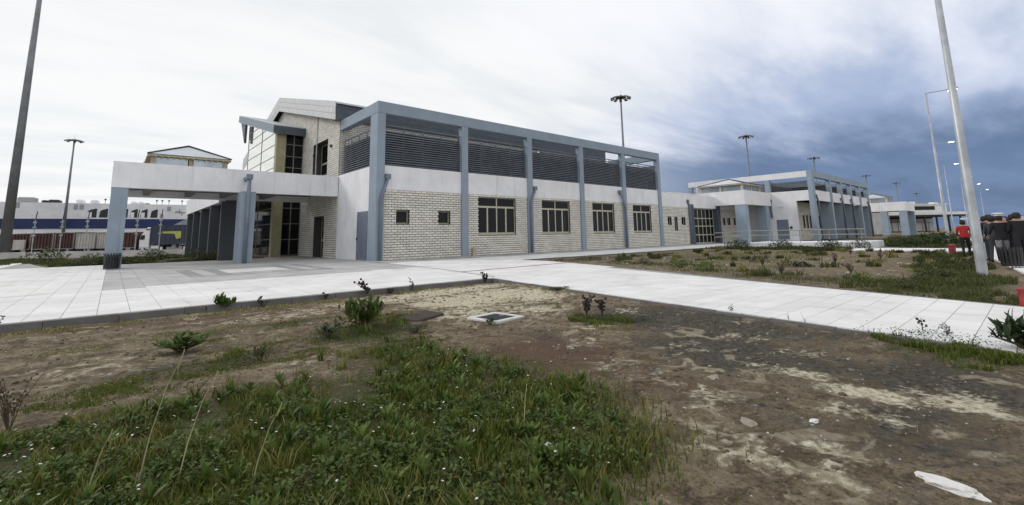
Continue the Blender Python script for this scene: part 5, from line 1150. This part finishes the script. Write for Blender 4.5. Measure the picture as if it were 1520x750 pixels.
# long pale grass stalks close to the camera
CR_ = R0
def stalk(x, y, h, lx, ly, label, m='straw', r=.004):
    z = gz(x, y)-.02; t_ = thing('grass_stalk', (x, y, z), label, 'grass stalk', 'long pale grass stalks')
    p = [(0, 0, 0), (lx*.25, ly*.25, h*.4), (lx*.6, ly*.6, h*.75), (lx, ly, h)]; MB().tube(p, [r, r*.85, r*.6, r*.3], 5).build('stem', m, t_, local=True)
    hd = MB()
    for k in range(10): hd.obox((lx*(.85+.015*k), ly*(.85+.015*k), h*(.87+.014*k)), (r*.45, 0, 0), (0, r*.45, 0), (0, 0, h*.012))
    tag(hd.build('seed_head', m, t_, local=True), kind='stuff')
for x, y, h, l, lb in [(-11.28, -21.75, .80, .22, 'longest pale grass stalk leaning right on the left side'), (-11.5, -21.75, .42, .12, 'short pale grass stalk left of the longest one'), (-11.1, -21.85, .66, .2, 'pale grass stalk right beside the longest one'), (-10.8, -22.25, .5, .16, 'pale grass stalk in the lower left grass, rightmost of the leaning ones'), (-9.12, -22.7, .36, .03, 'straight pale grass stalk at the right part of the lawn')]:
    stalk(x, y, h, l*CR_.x, l*CR_.y, lb)
twig((-9.05, -22.2), 'thin brown dead stem at the right edge of the lawn', .34, 1, 'stem_brown', r=.006)
for x, y, h_, lb in [(7.4, -18.2, .4, 'brown dry weed in the far bed, behind the second green bush'), (10.5, -19.8, .45, 'brown dry weed near the middle of the far bed'), (14.5, -20.5, .5, 'brown dry weed in the far bed, left of the lamp post'), (4.3, -19.9, .38, 'dark dry weed at the path edge of the far bed, centre'), (18.5, -18.5, .6, 'tall dry weed toward the back of the far bed'), (5.6, -21.4, .35, 'dark dry weed between two green tufts in the far bed')]: twig((x, y), lb, h_, 8, 'stem_brown', r=.008)
# bushes of the far beds and by the left wall
def far_bush(x, y, r, h, label, m='leaf_green', n=500, group=None):
    z = gz(x, y)-.03; t_ = thing('low_bush', (x, y, z), label, 'bush', group); rr = r*np.sqrt(RNG.random(n)); a = RNG.uniform(0, 6.28, n); zz_ = RNG.random(n)**.7*h*(1-.55*(rr/r)**2)
    lum = 1+.35*np.sin(a*3+x); o_ = leaflets('foliage', np.c_[rr*lum*np.cos(a), rr*lum*np.sin(a), zz_], .16*max(r, .25), m, .6); o_.parent = t_; del o_['kind']
    st = MB()
    for k in range(6): st.tube([(0, 0, 0), (r*.6*math.cos(k), r*.6*math.sin(k), h*.7)], [.015, .006], 4)
    st.build('stem', 'stem_brown', t_, local=True)
GB = 'bushes in the far dirt bed'
for x, y, r, h_, lb in [(5.4, -15.9, .55, .42, 'round bright green bush at the path edge of the far bed, left one'), (4.7, -17.4, .5, .38, 'round bright green bush at the path edge, right beside the first'), (6.6, -13.5, .35, .3, 'small green bush near the tip of the far bed'), (8.2, -19.2, .5, .22, 'dark low bush in the middle of the far bed'), (3.0, -22.2, .33, .32, 'yellow green tuft near the path, right part of the bed'), (3.3, -22.75, .25, .22, 'small green tuft right of the yellow green one'), (5.9, -23.3, .55, .24, 'wide green bush left of the near lamp post'), (9.4, -22.6, .4, .22, 'low bush behind the near lamp post'), (2.2, -23.2, .3, .26, 'little bush close to the path on the right')]: far_bush(x, y, r, h_, lb, 'leaf_dark' if 'dark' in lb else 'leaf_bright' if 'bright' in lb or 'yellow' in lb else 'leaf_olive', group=GB)
for x, y, r, h_, lb in [(27.9, -8.8, .9, .75, 'dark bush at the upper end of the ramp'), (27.8, -12.0, .8, .7, 'bush in front of the ramp wall, middle'), (27.9, -15.2, .8, .7, 'bush in front of the ramp wall, right of the middle'), (27.8, -17.0, .7, .75, 'bush at the lower end of the ramp'), (36, -20.2, 1.5, 1.1, 'wide green bush beyond the cross path by the second lamp post'), (33, -19.0, 1.1, .8, 'green bush beyond the cross path, left part')]: far_bush(x, y, r, h_, lb, 'leaf_dark', 700, 'bushes along the ramp and cross path')
for x, y, r, h_, lb in [(-12.3, 14.0, .9, .8, 'green bush in the grass strip left of the canopy column'), (-11.0, 14.0, .8, .6, 'green bush right behind the canopy column'), (-5.8, 13.6, .8, .9, 'bush at the foot of the colonnade, right one'), (-6.8, 14.6, .9, .9, 'bush at the foot of the colonnade, left one'), (-9.0, 19, 1.0, .9, 'bush in the grass strip below the lorry'), (-15.2, 26, 1.2, 1.2, 'bush by the low wall in front of the red containers')]: far_bush(x, y, r, h_, lb, 'leaf_olive', 700, 'bushes in the left grass strip')
# dark trees on the far right horizon
def far_tree(x, y, h, label):
    t_ = thing('tree', (x, y, 0), label, 'tree', 'distant dark trees on the right horizon'); MB().tube_z([(0, 0, 0), (0, 0, h*.5)], [h*.03, h*.015], 6).build('trunk', 'bark', t_, local=True)
    n = 700; v = RNG.normal(0, 1, (n, 3)); v /= np.linalg.norm(v, axis=1)[:, None]; rad = RNG.random(n)**.4; lum = 1+.35*np.sin(v[:, 0]*5+x)*np.cos(v[:, 2]*4); P_ = v*(rad*lum)[:, None]*np.array([h*.42, h*.42, h*.36])+np.array([0, 0, h*.62])
    o_ = leaflets('crown', P_, h*.09, 'leaf_dark', .8); o_.parent = t_; del o_['kind']
for k in range(9): far_tree(300+k*22+random.uniform(-6, 6), -78-k*7+random.uniform(-5, 5), random.uniform(8, 12), 'dark tree far off at the right edge beyond the visitors')
